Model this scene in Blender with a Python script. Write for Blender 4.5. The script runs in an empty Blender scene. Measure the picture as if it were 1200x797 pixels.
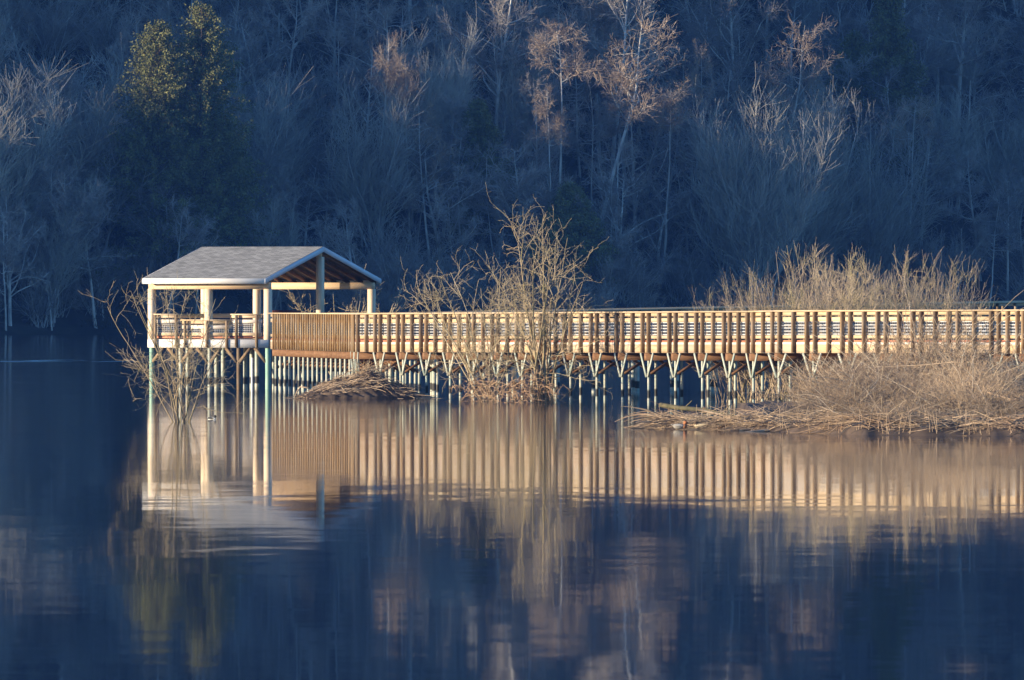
import bpy, math, random
import numpy as np
from mathutils import Vector

S = bpy.context.scene
COL = S.collection
R = math.radians

# ------------------------------------------------------------------ camera, sky, sun, exposure
F, HZ, CAMZ = 12300.0, 345.0, 3.65          # focal length in photo pixels, horizon row, eye height over the water
cam_d = bpy.data.cameras.new('camera')
cam_d.sensor_width = 36.0
cam_d.lens = 36.0 * F / 1200.0
cam_d.clip_start = 1.0
cam_d.clip_end = 9000.0
cam = bpy.data.objects.new('camera', cam_d)
cam.location = (0, 0, CAMZ)
cam.rotation_euler = (R(90) - math.atan((398.5 - HZ) / F), 0, 0)
COL.objects.link(cam)
S.camera = cam

SUN_AZ, SUN_EL = R(75), R(8)                # sun low on the left, a little behind the camera
sdir = Vector((-math.sin(SUN_AZ) * math.cos(SUN_EL), -math.cos(SUN_AZ) * math.cos(SUN_EL), math.sin(SUN_EL)))
world = bpy.data.worlds.new('World')
S.world = world
world.use_nodes = True
wn = world.node_tree
bg = wn.nodes['Background']
sky = wn.nodes.new('ShaderNodeTexSky')
sky.sky_type = 'NISHITA'
sky.sun_disc = False
sky.sun_elevation = SUN_EL
sky.sun_rotation = math.atan2(sdir.x, sdir.y)
sky.air_density = 1.0
sky.dust_density = 0.2
sky.ozone_density = 5.2
wn.links.new(sky.outputs[0], bg.inputs[0])
bg.inputs[1].default_value = 0.15
sun_d = bpy.data.lights.new('sun', 'SUN')
sun_d.energy = 4.9
sun_d.angle = R(0.5)
sun_d.color = (1.0, 0.82, 0.58)
sun = bpy.data.objects.new('sun', sun_d)
sun.rotation_euler = (-sdir).to_track_quat('-Z', 'Y').to_euler()
sun.location = (-200, -50, 120)
COL.objects.link(sun)
vs = S.view_settings
vs.view_transform = 'Standard'
vs.look = 'None'
vs.exposure = 1.1
vs.gamma = 1.0
S.cycles.max_bounces = 6
S.cycles.diffuse_bounces = 2
S.cycles.glossy_bounces = 3
S.cycles.volume_bounces = 0
S.cycles.use_denoising = True
S.cycles.use_adaptive_sampling = False
HAZE = True
HAZE_DENSITY = 0.000065


# ------------------------------------------------------------------ helpers
def P(px, Y):
    return np.array([(px - 600.0) * Y / F, Y])


def Zat(py, Y):
    return CAMZ - (py - HZ) * Y / F


def link_mesh(name, me, mat, parent=None):
    o = bpy.data.objects.new(name, me)
    COL.objects.link(o)
    if mat is not None and not me.materials:
        me.materials.append(mat)
    if parent is not None:
        o.parent = parent
    return o


def raw_mesh(name, V, faces_quads, tris=None, smooth=False):
    """fast mesh from numpy arrays"""
    me = bpy.data.meshes.new(name)
    V = np.asarray(V, dtype=np.float32)
    Q = np.asarray(faces_quads, dtype=np.int32).reshape(-1, 4) if faces_quads is not None and len(faces_quads) else np.zeros((0, 4), np.int32)
    T = np.asarray(tris, dtype=np.int32).reshape(-1, 3) if tris is not None and len(tris) else np.zeros((0, 3), np.int32)
    me.vertices.add(len(V))
    me.vertices.foreach_set('co', V.ravel())
    nl = Q.size + T.size
    me.loops.add(nl)
    me.loops.foreach_set('vertex_index', np.concatenate([Q.ravel(), T.ravel()]))
    me.polygons.add(len(Q) + len(T))
    starts = np.concatenate([np.arange(len(Q)) * 4, Q.size + np.arange(len(T)) * 3]).astype(np.int32)
    me.polygons.foreach_set('loop_start', starts)
    if smooth:
        me.polygons.foreach_set('use_smooth', np.ones(len(Q) + len(T), dtype=bool))
    me.update(calc_edges=True)
    me.validate()
    return me


class MB:
    def __init__(self):
        self.V, self.Q, self.T = [], [], []

    def add(self, V, Q, T=None):
        n = sum(len(v) for v in self.V)
        self.V.append(np.asarray(V, float))
        if Q is not None and len(Q):
            self.Q.append(np.asarray(Q) + n)
        if T is not None and len(T):
            self.T.append(np.asarray(T) + n)

    def hexa(self, c):
        """8 corners: bottom ring 0-3, top ring 4-7"""
        self.add(c, [[3, 2, 1, 0], [4, 5, 6, 7], [0, 1, 5, 4], [1, 2, 6, 5], [2, 3, 7, 6], [3, 0, 4, 7]])

    def beam(self, p0, p1, w, h, up=(0, 0, 1)):
        p0, p1, up = np.array(p0, float), np.array(p1, float), np.array(up, float)
        d = p1 - p0
        d /= np.linalg.norm(d)
        s = np.cross(d, up)
        if np.linalg.norm(s) < 1e-6:
            s = np.cross(d, (1, 0, 0))
        s /= np.linalg.norm(s)
        u = np.cross(s, d)
        a, b = s * w / 2, u * h / 2
        self.hexa([p0 - a - b, p0 + a - b, p1 + a - b, p1 - a - b, p0 - a + b, p0 + a + b, p1 + a + b, p1 - a + b])

    def post(self, x, y, z0, z1, u, w, d):
        """vertical post, width w along direction u, depth d across"""
        u = np.array([u[0], u[1], 0.0])
        u /= np.linalg.norm(u)
        v = np.array([-u[1], u[0], 0.0])
        a, b = u * w / 2, v * d / 2
        lo, hi = np.array([x, y, z0]), np.array([x, y, z1])
        self.hexa([lo - a - b, lo + a - b, lo + a + b, lo - a + b, hi - a - b, hi + a - b, hi + a + b, hi - a + b])

    def cyl(self, p0, p1, r0, r1, n=10):
        V, Q = tube_arrays(np.array([[p0, p1]], float), np.array([[r0, r1]], float), n)
        k = len(V)
        self.add(V, Q)
        base = [np.array(p0, float), np.array(p1, float)]
        self.add([V[i] for i in range(n)] + [base[0]], None, [[(i + 1) % n, i, n] for i in range(n)])
        self.add([V[n + i] for i in range(n)] + [base[1]], None, [[i, (i + 1) % n, n] for i in range(n)])

    def build(self, name, mat, parent=None, org=(0, 0, 0), smooth=False):
        V = np.concatenate(self.V) - np.array(org, float)
        Q = np.concatenate(self.Q) if self.Q else None
        T = np.concatenate(self.T) if self.T else None
        return link_mesh(name, raw_mesh(name, V, Q, T, smooth), mat, parent)


def tube_arrays(pl, rad, n=3):
    """pl (N,K,3), rad (N,K) -> verts, quads; rings of n sides"""
    N, K, _ = pl.shape
    t = np.empty_like(pl)
    t[:, 1:-1] = pl[:, 2:] - pl[:, :-2]
    t[:, 0] = pl[:, 1] - pl[:, 0]
    t[:, -1] = pl[:, -1] - pl[:, -2]
    t /= np.linalg.norm(t, axis=2, keepdims=True) + 1e-9
    ref = np.zeros_like(t)
    ref[..., 0] = 1.0
    flip = np.abs(t[..., 0]) > 0.8
    ref[flip] = (0, 1, 0)
    a = np.cross(t, ref)
    a /= np.linalg.norm(a, axis=2, keepdims=True) + 1e-9
    b = np.cross(t, a)
    ang = np.arange(n) * 2 * math.pi / n
    V = pl[:, :, None, :] + rad[:, :, None, None] * (np.cos(ang)[None, None, :, None] * a[:, :, None, :] + np.sin(ang)[None, None, :, None] * b[:, :, None, :])
    V = V.reshape(-1, 3)
    base = (np.arange(N)[:, None, None] * K + np.arange(K - 1)[None, :, None]) * n
    i = np.arange(n)[None, None, :]
    j = (i + 1) % n
    Q = np.stack([base + i, base + j, base + n + j, base + n + i], axis=-1).reshape(-1, 4)
    return V, Q


def tag(o, label=None, cat=None, group=None, kind=None):
    if label:
        o['label'] = label
    if cat:
        o['category'] = cat
    if group:
        o['group'] = group
    if kind:
        o['kind'] = kind
    return o


def thing(name, loc, label, cat, group=None, rz=0.0):
    o = bpy.data.objects.new(name, None)
    o.empty_display_size = 0.2
    o.location = loc
    o.rotation_euler = (0, 0, rz)
    COL.objects.link(o)
    return tag(o, label, cat, group)


def copy_tree(root, loc, rz=0.0, sc=1.0, label=None, group=None):
    kids = {}
    for o in list(root.children):
        kids[o] = list(o.children)
    r = root.copy()
    COL.objects.link(r)
    r.location = loc
    r.rotation_euler = (0, 0, rz)
    r.scale = (sc, sc, sc) if not hasattr(sc, '__len__') else sc
    if label:
        r['label'] = label
    if group:
        r['group'] = group
    elif 'group' in r:
        del r['group']
    for o, sub in kids.items():
        c = o.copy()
        COL.objects.link(c)
        c.parent = r
        for g in sub:
            d = g.copy()
            COL.objects.link(d)
            d.parent = c
    return r


# ------------------------------------------------------------------ materials
def new_mat(name):
    m = bpy.data.materials.new(name)
    m.use_nodes = True
    nt = m.node_tree
    return m, nt, nt.nodes['Principled BSDF']


def noise_mat(name, c1, c2, scale=(8, 8, 8), rough=0.8, coords='world', detail=4.0, var=0.0, spec=0.3, c3=None, big=0.6):
    """two colours mixed by stretched noise, a third in large patches, a random tint per object"""
    m, nt, b = new_mat(name)
    L = nt.links.new
    if coords == 'world':
        src = nt.nodes.new('ShaderNodeNewGeometry').outputs['Position']
    else:
        src = nt.nodes.new('ShaderNodeTexCoord').outputs['Object']
    mp = nt.nodes.new('ShaderNodeMapping')
    mp.inputs['Scale'].default_value = scale
    L(src, mp.inputs[0])
    nz = nt.nodes.new('ShaderNodeTexNoise')
    nz.inputs['Scale'].default_value = 1.0
    nz.inputs['Detail'].default_value = detail
    L(mp.outputs[0], nz.inputs['Vector'])
    cr = nt.nodes.new('ShaderNodeValToRGB')
    cr.color_ramp.elements[0].position = 0.32
    cr.color_ramp.elements[1].position = 0.68
    cr.color_ramp.elements[0].color = (*c1, 1)
    cr.color_ramp.elements[1].color = (*c2, 1)
    L(nz.outputs[0], cr.inputs[0])
    out = cr.outputs[0]
    if c3 is not None:
        n2 = nt.nodes.new('ShaderNodeTexNoise')
        n2.inputs['Scale'].default_value = big
        n2.inputs['Detail'].default_value = 2.0
        L(src, n2.inputs['Vector'])
        r2 = nt.nodes.new('ShaderNodeValToRGB')
        r2.color_ramp.elements[0].position = 0.45
        r2.color_ramp.elements[1].position = 0.7
        L(n2.outputs[0], r2.inputs[0])
        mx = nt.nodes.new('ShaderNodeMix')
        mx.data_type = 'RGBA'
        L(r2.outputs[0], mx.inputs[0])
        L(out, mx.inputs[6])
        mx.inputs[7].default_value = (*c3, 1)
        out = mx.outputs[2]
    if var > 0:
        oi = nt.nodes.new('ShaderNodeObjectInfo')
        mr = nt.nodes.new('ShaderNodeMapRange')
        mr.inputs[3].default_value = 1 - var
        mr.inputs[4].default_value = 1 + var
        L(oi.outputs['Random'], mr.inputs[0])
        hs = nt.nodes.new('ShaderNodeHueSaturation')
        L(mr.outputs[0], hs.inputs['Value'])
        L(out, hs.inputs['Color'])
        out = hs.outputs[0]
    L(out, b.inputs['Base Color'])
    b.inputs['Roughness'].default_value = rough
    b.inputs['Specular IOR Level'].default_value = spec
    return m


M = {}
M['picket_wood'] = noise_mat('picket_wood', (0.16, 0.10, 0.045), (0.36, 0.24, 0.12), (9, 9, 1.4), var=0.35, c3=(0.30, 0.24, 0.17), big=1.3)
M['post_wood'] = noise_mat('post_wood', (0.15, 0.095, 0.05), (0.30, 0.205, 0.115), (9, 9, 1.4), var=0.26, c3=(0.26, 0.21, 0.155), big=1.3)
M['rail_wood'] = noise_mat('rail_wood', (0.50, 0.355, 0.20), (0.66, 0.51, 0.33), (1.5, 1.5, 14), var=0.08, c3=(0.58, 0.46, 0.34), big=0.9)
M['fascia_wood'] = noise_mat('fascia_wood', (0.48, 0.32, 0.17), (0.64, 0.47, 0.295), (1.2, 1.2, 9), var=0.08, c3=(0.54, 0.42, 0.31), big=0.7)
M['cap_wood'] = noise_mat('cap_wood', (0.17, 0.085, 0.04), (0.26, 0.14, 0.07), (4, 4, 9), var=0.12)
M['deck_wood'] = noise_mat('deck_wood', (0.30, 0.22, 0.15), (0.42, 0.32, 0.22), (3, 3, 3))
M['kerb_red'] = noise_mat('kerb_red', (0.46, 0.15, 0.08), (0.58, 0.25, 0.14), (2, 2, 8))
M['edge_white'] = noise_mat('edge_white', (0.70, 0.60, 0.50), (0.80, 0.72, 0.62), (2, 2, 8))
M['wire'] = noise_mat('galvanised_wire', (0.56, 0.57, 0.58), (0.70, 0.71, 0.72), (6, 6, 6), rough=0.6)
M['pav_wood'] = noise_mat('pavilion_wood', (0.68, 0.52, 0.36), (0.80, 0.66, 0.48), (7, 7, 1.2), var=0.06)
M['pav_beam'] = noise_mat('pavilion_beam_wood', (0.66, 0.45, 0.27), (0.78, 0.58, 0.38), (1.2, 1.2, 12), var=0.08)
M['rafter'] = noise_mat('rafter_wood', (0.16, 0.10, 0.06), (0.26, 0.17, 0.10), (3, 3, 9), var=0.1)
M['white_trim'] = noise_mat('white_trim', (0.74, 0.71, 0.66), (0.80, 0.78, 0.74), (1, 1, 4), rough=0.55)
M['grey_trim'] = noise_mat('grey_trim', (0.60, 0.62, 0.66), (0.68, 0.70, 0.74), (1, 1, 4), rough=0.55)
M['log'] = noise_mat('driftwood', (0.42, 0.30, 0.20), (0.58, 0.44, 0.30), (6, 6, 6), var=0.1)
M['dark_log'] = noise_mat('mossy_log', (0.06, 0.06, 0.03), (0.16, 0.13, 0.07), (6, 6, 6))
M['stem'] = noise_mat('pale_bark', (0.30, 0.25, 0.16), (0.52, 0.43, 0.30), (5, 5, 3), coords='object', c3=(0.30, 0.25, 0.14), big=1.2)
M['stem_moss'] = noise_mat('mossy_bark', (0.20, 0.155, 0.09), (0.40, 0.31, 0.20), (5, 5, 3), coords='object', c3=(0.22, 0.19, 0.09), big=1.5)
M['twig'] = noise_mat('twig_bark', (0.40, 0.31, 0.18), (0.60, 0.48, 0.31), (4, 4, 4), coords='object', c3=(0.40, 0.34, 0.20), big=0.9)
M['willow'] = noise_mat('willow_twigs', (0.40, 0.30, 0.21), (0.58, 0.46, 0.32), (3, 3, 3), coords='object', var=0.1, c3=(0.38, 0.33, 0.16), big=0.7)
M['tangle'] = noise_mat('dry_bramble', (0.26, 0.185, 0.12), (0.50, 0.37, 0.25), (3, 3, 3), coords='object', var=0.28, c3=(0.28, 0.22, 0.16), big=0.6)
M['cane'] = noise_mat('pale_cane', (0.48, 0.37, 0.25), (0.66, 0.54, 0.39), (3, 3, 3), coords='object', var=0.2)
M['straw'] = noise_mat('dry_straw', (0.34, 0.24, 0.155), (0.58, 0.44, 0.30), (2, 2, 2), var=0.1, c3=(0.34, 0.22, 0.14), big=0.5)
M['rust_straw'] = noise_mat('rust_straw', (0.44, 0.28, 0.16), (0.62, 0.43, 0.27), (2, 2, 2), coords='object', c3=(0.36, 0.23, 0.14))
M['mud'] = noise_mat('mud', (0.05, 0.035, 0.025), (0.12, 0.085, 0.06), (1.2, 1.2, 1.2))
M['far_bark'] = noise_mat('alder_bark', (0.36, 0.34, 0.31), (0.62, 0.59, 0.54), (2, 2, 0.8), coords='object', var=0.2, spec=0.1)
M['far_twig'] = noise_mat('grey_twigs', (0.23, 0.205, 0.18), (0.42, 0.38, 0.34), (0.5, 0.5, 0.5), coords='object', var=0.25, spec=0.1)
M['pale_twig'] = noise_mat('pale_twigs', (0.34, 0.32, 0.27), (0.50, 0.47, 0.40), (0.6, 0.6, 0.6), coords='object', var=0.15, spec=0.1)
M['pink_twig'] = noise_mat('russet_twigs', (0.29, 0.22, 0.165), (0.46, 0.37, 0.285), (0.6, 0.6, 0.6), coords='object', var=0.1, spec=0.1)
M['dark_bark'] = noise_mat('conifer_bark', (0.07, 0.05, 0.035), (0.14, 0.10, 0.07), (2, 2, 1), coords='object', spec=0.1)
M['needles'] = noise_mat('conifer_needles', (0.105, 0.115, 0.045), (0.23, 0.23, 0.09), (1.3, 1.3, 1.3), coords='object', spec=0.1)
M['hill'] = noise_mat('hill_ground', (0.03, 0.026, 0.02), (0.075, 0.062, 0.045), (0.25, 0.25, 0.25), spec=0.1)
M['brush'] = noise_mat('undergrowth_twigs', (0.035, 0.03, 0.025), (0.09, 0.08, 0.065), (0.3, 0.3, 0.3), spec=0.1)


def pile_material():
    m, nt, b = new_mat('weathered_pile')
    L = nt.links.new
    g = nt.nodes.new('ShaderNodeNewGeometry')
    sx = nt.nodes.new('ShaderNodeSeparateXYZ')
    L(g.outputs['Position'], sx.inputs[0])
    mp = nt.nodes.new('ShaderNodeMapping')
    mp.inputs['Scale'].default_value = (2.2, 2.2, 5.0)
    L(g.outputs['Position'], mp.inputs[0])
    nz = nt.nodes.new('ShaderNodeTexNoise')
    nz.inputs['Scale'].default_value = 1.0
    nz.inputs['Detail'].default_value = 3
    L(mp.outputs[0], nz.inputs['Vector'])
    cr = nt.nodes.new('ShaderNodeValToRGB')
    e = cr.color_ramp.elements
    e[0].position, e[0].color = 0.30, (0.30, 0.38, 0.335, 1)
    e[1].position, e[1].color = 0.72, (0.56, 0.53, 0.43, 1)
    L(nz.outputs[0], cr.inputs[0])
    # dark tide mark of algae just above the water
    ad = nt.nodes.new('ShaderNodeMath')
    ad.operation = 'MULTIPLY_ADD'
    L(nz.outputs[0], ad.inputs[0])
    ad.inputs[1].default_value = 0.10
    L(sx.outputs[2], ad.inputs[2])
    r2 = nt.nodes.new('ShaderNodeValToRGB')
    e = r2.color_ramp.elements
    e[0].position, e[0].color = 0.20, (0, 0, 0, 1)
    e[1].position, e[1].color = 0.24, (1, 1, 1, 1)
    a = e.new(0.46)
    a.color = (1, 1, 1, 1)
    a = e.new(0.52)
    a.color = (0, 0, 0, 1)
    L(ad.outputs[0], r2.inputs[0])
    mx = nt.nodes.new('ShaderNodeMix')
    mx.data_type = 'RGBA'
    L(r2.outputs[0], mx.inputs[0])
    L(cr.outputs[0], mx.inputs[6])
    mx.inputs[7].default_value = (0.035, 0.035, 0.03, 1)
    L(mx.outputs[2], b.inputs['Base Color'])
    b.inputs['Roughness'].default_value = 0.75
    return m


M['pile'] = pile_material()
M['green_pile'] = noise_mat('seafoam_pile', (0.22, 0.42, 0.33), (0.36, 0.54, 0.42), (5, 5, 2))


def shingle_material():
    m, nt, b = new_mat('roof_shingles')
    L = nt.links.new
    tc = nt.nodes.new('ShaderNodeTexCoord')
    br = nt.nodes.new('ShaderNodeTexBrick')
    br.inputs['Scale'].default_value = 1.0
    br.inputs['Brick Width'].default_value = 0.30
    br.inputs['Row Height'].default_value = 0.14
    br.inputs['Mortar Size'].default_value = 0.008
    br.inputs['Color1'].default_value = (0.255, 0.245, 0.215, 1)
    br.inputs['Color2'].default_value = (0.41, 0.39, 0.345, 1)
    br.inputs['Mortar'].default_value = (0.13, 0.13, 0.13, 1)
    L(tc.outputs['UV'], br.inputs['Vector'])
    nz = nt.nodes.new('ShaderNodeTexNoise')
    nz.inputs['Scale'].default_value = 3.0
    nz.inputs['Detail'].default_value = 5
    L(tc.outputs['UV'], nz.inputs['Vector'])
    mr = nt.nodes.new('ShaderNodeMapRange')
    mr.inputs[1].default_value = 0.3
    mr.inputs[2].default_value = 0.7
    mr.inputs[3].default_value = 0.86
    mr.inputs[4].default_value = 1.12
    L(nz.outputs[0], mr.inputs[0])
    hs = nt.nodes.new('ShaderNodeHueSaturation')
    L(mr.outputs[0], hs.inputs['Value'])
    L(br.outputs['Color'], hs.inputs['Color'])
    L(hs.outputs[0], b.inputs['Base Color'])
    b.inputs['Roughness'].default_value = 0.95
    b.inputs['Specular IOR Level'].default_value = 0.1
    return m


M['shingle'] = shingle_material()


def plain(name, c, rough=0.6):
    return noise_mat(name, tuple(x * 0.85 for x in c), tuple(min(1, x * 1.1) for x in c), (5, 5, 5), rough=rough)


def water_material():
    m, nt, b = new_mat('lake_water')
    L = nt.links.new
    N = nt.nodes.new
    g = N('ShaderNodeNewGeometry')
    b.inputs['Base Color'].default_value = (0.010, 0.016, 0.028, 1)
    b.inputs['IOR'].default_value = 1.33

    def ripple(scale, amp, detail):
        mp = N('ShaderNodeMapping')
        mp.inputs['Scale'].default_value = scale
        L(g.outputs['Position'], mp.inputs[0])
        nz = N('ShaderNodeTexNoise')
        nz.inputs['Scale'].default_value = 1.0
        nz.inputs['Detail'].default_value = detail
        L(mp.outputs[0], nz.inputs['Vector'])
        s = N('ShaderNodeVectorMath')
        s.operation = 'SUBTRACT'
        L(nz.outputs['Color'], s.inputs[0])
        s.inputs[1].default_value = (0.5, 0.5, 0.5)
        k = N('ShaderNodeVectorMath')
        k.operation = 'MULTIPLY'
        L(s.outputs[0], k.inputs[0])
        k.inputs[1].default_value = amp
        return k.outputs[0]

    r1 = ripple((0.9, 0.55, 1), (0.003, 0.008, 0.0), 3.0)
    r2 = ripple((0.10, 0.07, 1), (0.001, 0.0035, 0.0), 2.0)
    ad = N('ShaderNodeVectorMath')
    ad.operation = 'ADD'
    L(r1, ad.inputs[0])
    L(r2, ad.inputs[1])
    # calmer and more ruffled patches
    mp = N('ShaderNodeMapping')
    mp.inputs['Scale'].default_value = (0.05, 0.025, 1)
    L(g.outputs['Position'], mp.inputs[0])
    nz = N('ShaderNodeTexNoise')
    nz.inputs['Scale'].default_value = 1.0
    nz.inputs['Detail'].default_value = 3
    L(mp.outputs[0], nz.inputs['Vector'])
    mr = N('ShaderNodeMapRange')
    mr.inputs[1].default_value = 0.35
    mr.inputs[2].default_value = 0.65
    mr.inputs[3].default_value = 0.35
    mr.inputs[4].default_value = 1.15
    L(nz.outputs[0], mr.inputs[0])
    # breeze: the water is livelier out by the boardwalk than near the camera
    sy = N('ShaderNodeSeparateXYZ')
    L(g.outputs['Position'], sy.inputs[0])
    br = N('ShaderNodeMapRange')
    br.inputs[1].default_value = 200.0
    br.inputs[2].default_value = 275.0
    br.inputs[3].default_value = 0.75
    br.inputs[4].default_value = 1.5
    L(sy.outputs[1], br.inputs[0])
    ro = N('ShaderNodeMapRange')
    ro.inputs[1].default_value = 185.0
    ro.inputs[2].default_value = 275.0
    ro.inputs[3].default_value = 0.027
    ro.inputs[4].default_value = 0.062
    L(sy.outputs[1], ro.inputs[0])
    L(ro.outputs[0], b.inputs['Roughness'])
    bm = N('ShaderNodeMath')
    bm.operation = 'MULTIPLY'
    L(mr.outputs[0], bm.inputs[0])
    L(br.outputs[0], bm.inputs[1])
    sc = N('ShaderNodeVectorMath')
    sc.operation = 'SCALE'
    L(ad.outputs[0], sc.inputs[0])
    L(bm.outputs[0], sc.inputs['Scale'])
    # a streak of wind-ruffled water far out on the left
    sp = N('ShaderNodeSeparateXYZ')
    L(g.outputs['Position'], sp.inputs[0])
    dy = N('ShaderNodeMath')
    dy.operation = 'SUBTRACT'
    L(sp.outputs[1], dy.inputs[0])
    dy.inputs[1].default_value = 575.0
    ab = N('ShaderNodeMath')
    ab.operation = 'ABSOLUTE'
    L(dy.outputs[0], ab.inputs[0])
    my = N('ShaderNodeMapRange')
    my.inputs[1].default_value = 5.0
    my.inputs[2].default_value = 14.0
    my.inputs[3].default_value = 1.0
    my.inputs[4].default_value = 0.0
    L(ab.outputs[0], my.inputs[0])
    mxx = N('ShaderNodeMapRange')
    mxx.inputs[1].default_value = -17.0
    mxx.inputs[2].default_value = -10.0
    mxx.inputs[3].default_value = 1.0
    mxx.inputs[4].default_value = 0.0
    L(sp.outputs[0], mxx.inputs[0])
    pr = N('ShaderNodeMath')
    pr.operation = 'MULTIPLY'
    L(my.outputs[0], pr.inputs[0])
    L(mxx.outputs[0], pr.inputs[1])
    n3 = ripple((0.35, 0.25, 1), (1.4, 1.4, 0.0), 3.0)
    k3 = N('ShaderNodeVectorMath')
    k3.operation = 'SCALE'
    L(n3, k3.inputs[0])
    L(pr.outputs[0], k3.inputs['Scale'])
    ad2 = N('ShaderNodeVectorMath')
    ad2.operation = 'ADD'
    L(sc.outputs[0], ad2.inputs[0])
    L(k3.outputs[0], ad2.inputs[1])
    up = N('ShaderNodeVectorMath')
    up.operation = 'ADD'
    L(ad2.outputs[0], up.inputs[0])
    up.inputs[1].default_value = (0, 0, 1)
    no = N('ShaderNodeVectorMath')
    no.operation = 'NORMALIZE'
    L(up.outputs[0], no.inputs[0])
    L(no.outputs[0], b.inputs['Normal'])
    return m


M['water'] = water_material()

# ------------------------------------------------------------------ terrain and water
SLOPE, Y0, X0 = 0.6, 970.0, -35.0
# the slope is turned so that the low sun just grazes it: only the tallest crowns stand in the light
SKEW = (math.tan(SUN_EL) + SLOPE * math.cos(SUN_AZ)) / math.sin(SUN_AZ) / SLOPE


def terrain(x, y):
    x, y = np.asarray(x, float), np.asarray(y, float)
    wob = 3.0 * np.sin(x * 0.11 + 1.0) + 1.6 * np.sin(x * 0.31 + y * 0.05) + 4 * np.sin(x * 0.027 + 2)
    d = y - Y0 - SKEW * (x - X0) + wob
    z = SLOPE * d + 1.2 * np.sin(x * 0.13 + y * 0.09) + 0.8 * np.sin(x * 0.3 - y * 0.21)
    near = np.where(d < 0, 0.25 * d, 0.35 + 0.18 * d)                     # low bank, then the slope
    z = np.where(d < 3, near, np.maximum(near, z))
    t = np.clip((-x - 105.0) / 90.0, 0, 1)
    t = t * t * (3 - 2 * t)
    ridge = t * (13.3 + 3.0 * np.sin(y * 0.06 + 1.0) + 2.0 * np.sin(y * 0.15 + x * 0.02))  # unseen rise left of the view, added to keep the lower slope shaded
    z = np.where(d > 3, z + ridge * np.clip((d - 3) / 25, 0, 1), z)
    z = np.where(z > 110, 110 + 40 * (1 - np.exp(-(z - 110) / 40)), z)    # rounds off towards the top
    return np.maximum(z, -2.0)


def shore_h(x, y):
    return float(terrain(x, y))


def grid_mesh(name, xs, ys, fn):
    X, Y = np.meshgrid(xs, ys)
    V = np.stack([X, Y, fn(X, Y)], -1).reshape(-1, 3)
    nx, ny = len(xs), len(ys)
    i = (np.arange(ny - 1)[:, None] * nx + np.arange(nx - 1)[None, :]).ravel()
    Q = np.stack([i, i + 1, i + nx + 1, i + nx], -1)
    return raw_mesh(name, V, Q, smooth=True)


xs = np.concatenate([np.linspace(-3000, -620, 25)[:-1], np.linspace(-620, -100, 90)[:-1], np.linspace(-100, 110, 130)[:-1], np.linspace(110, 600, 50)[:-1], np.linspace(600, 3000, 20)])
ys = np.concatenate([np.linspace(-400, 350, 8)[:-1], np.linspace(350, 900, 70)[:-1], np.linspace(900, 1110, 150)[:-1], np.linspace(1110, 1600, 40)[:-1], np.linspace(1600, 4000, 20)])
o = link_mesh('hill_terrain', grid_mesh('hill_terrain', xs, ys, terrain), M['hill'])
tag(o, kind='structure')
w = MB()
w.add([(-4000, -600, 0), (4000, -600, 0), (4000, 4200, 0), (-4000, 4200, 0)], [[0, 1, 2, 3]])
tag(w.build('lake_water', M['water']), kind='structure')

# ------------------------------------------------------------------ boardwalk
KX = [317, 419, 854, 881, 911, 1168, 1198, 1450]
KY = [401.0, 375.0, 347.0, 344.8, 342.6, 332.6, 330.6, 316.0]
KZ = [1.90, 1.93, 2.04, 2.06, 2.08, 2.12, 2.13, 2.15]     # deck level, rising gently towards the shore
bent_px = list(np.linspace(321.5, 413.5, 18)) + [418, 444.5, 471, 498.3, 526, 553.8, 582, 610.6, 638.7, 667, 697.8, 727.8, 758.5, 790, 821.5, 853.7,
          881.3, 911.3, 952, 993.5, 1035, 1076.3, 1119, 1168, 1198, 1228, 1260, 1293, 1327, 1362, 1398, 1435]
NB1 = 18


KN = [317, 419, 881, 911, 1168, 1450]


def road(px):
    """point of the near edge seen in column px: the straight run between two bends"""
    k = min(max(int(np.searchsorted(KN, px, side='right')) - 1, 0), len(KN) - 2)
    y0, y1 = np.interp(KN[k], KX, KY), np.interp(KN[k + 1], KX, KY)
    x0, x1 = (KN[k] - 600) * y0 / F, (KN[k + 1] - 600) * y1 / F
    c = (px - 600) / F
    t = (c * y0 - x0) / ((x1 - x0) - c * (y1 - y0))
    z0, z1 = np.interp(KN[k], KX, KZ), np.interp(KN[k + 1], KX, KZ)
    return np.array([x0 + t * (x1 - x0), y0 + t * (y1 - y0), z0 + t * (z1 - z0)])


def tangent(px):
    if px < 419:
        a, b = 317, 419
    elif px < 881:
        a, b = 419, 881
    elif px < 911:
        a, b = 881, 911
    elif px < 1168:
        a, b = 911, 1168
    else:
        a, b = 1168, 1450
    d = road(b) - road(a)
    d[2] = 0
    return d / np.linalg.norm(d)


WID = 2.32
RAIL = 1.05
knots = [317, 419, 881, 911, 1168, 1450]


def away(px):
    t = tangent(px)
    return np.array([-t[1], t[0], 0.0])


def knot_away(k):
    """mitred offset direction at a knot"""
    if k == 0:
        return away(knots[0] + 1)
    if k == len(knots) - 1:
        return away(knots[-1] - 1)
    a, b = away(knots[k] - 1), away(knots[k] + 1)
    m = a + b
    m /= np.linalg.norm(m)
    return m / max(0.5, float(np.dot(m, a)))


near = [road(k) for k in knots]
kaw = [knot_away(k) for k in range(len(knots))]
# the first stretch stops where the second one's far edge crosses it
bw_org = road(640) * np.array([1, 1, 0])
bw = thing('boardwalk', bw_org, 'long timber boardwalk with wire mesh railing running from the pavilion across the water', 'boardwalk')


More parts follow.
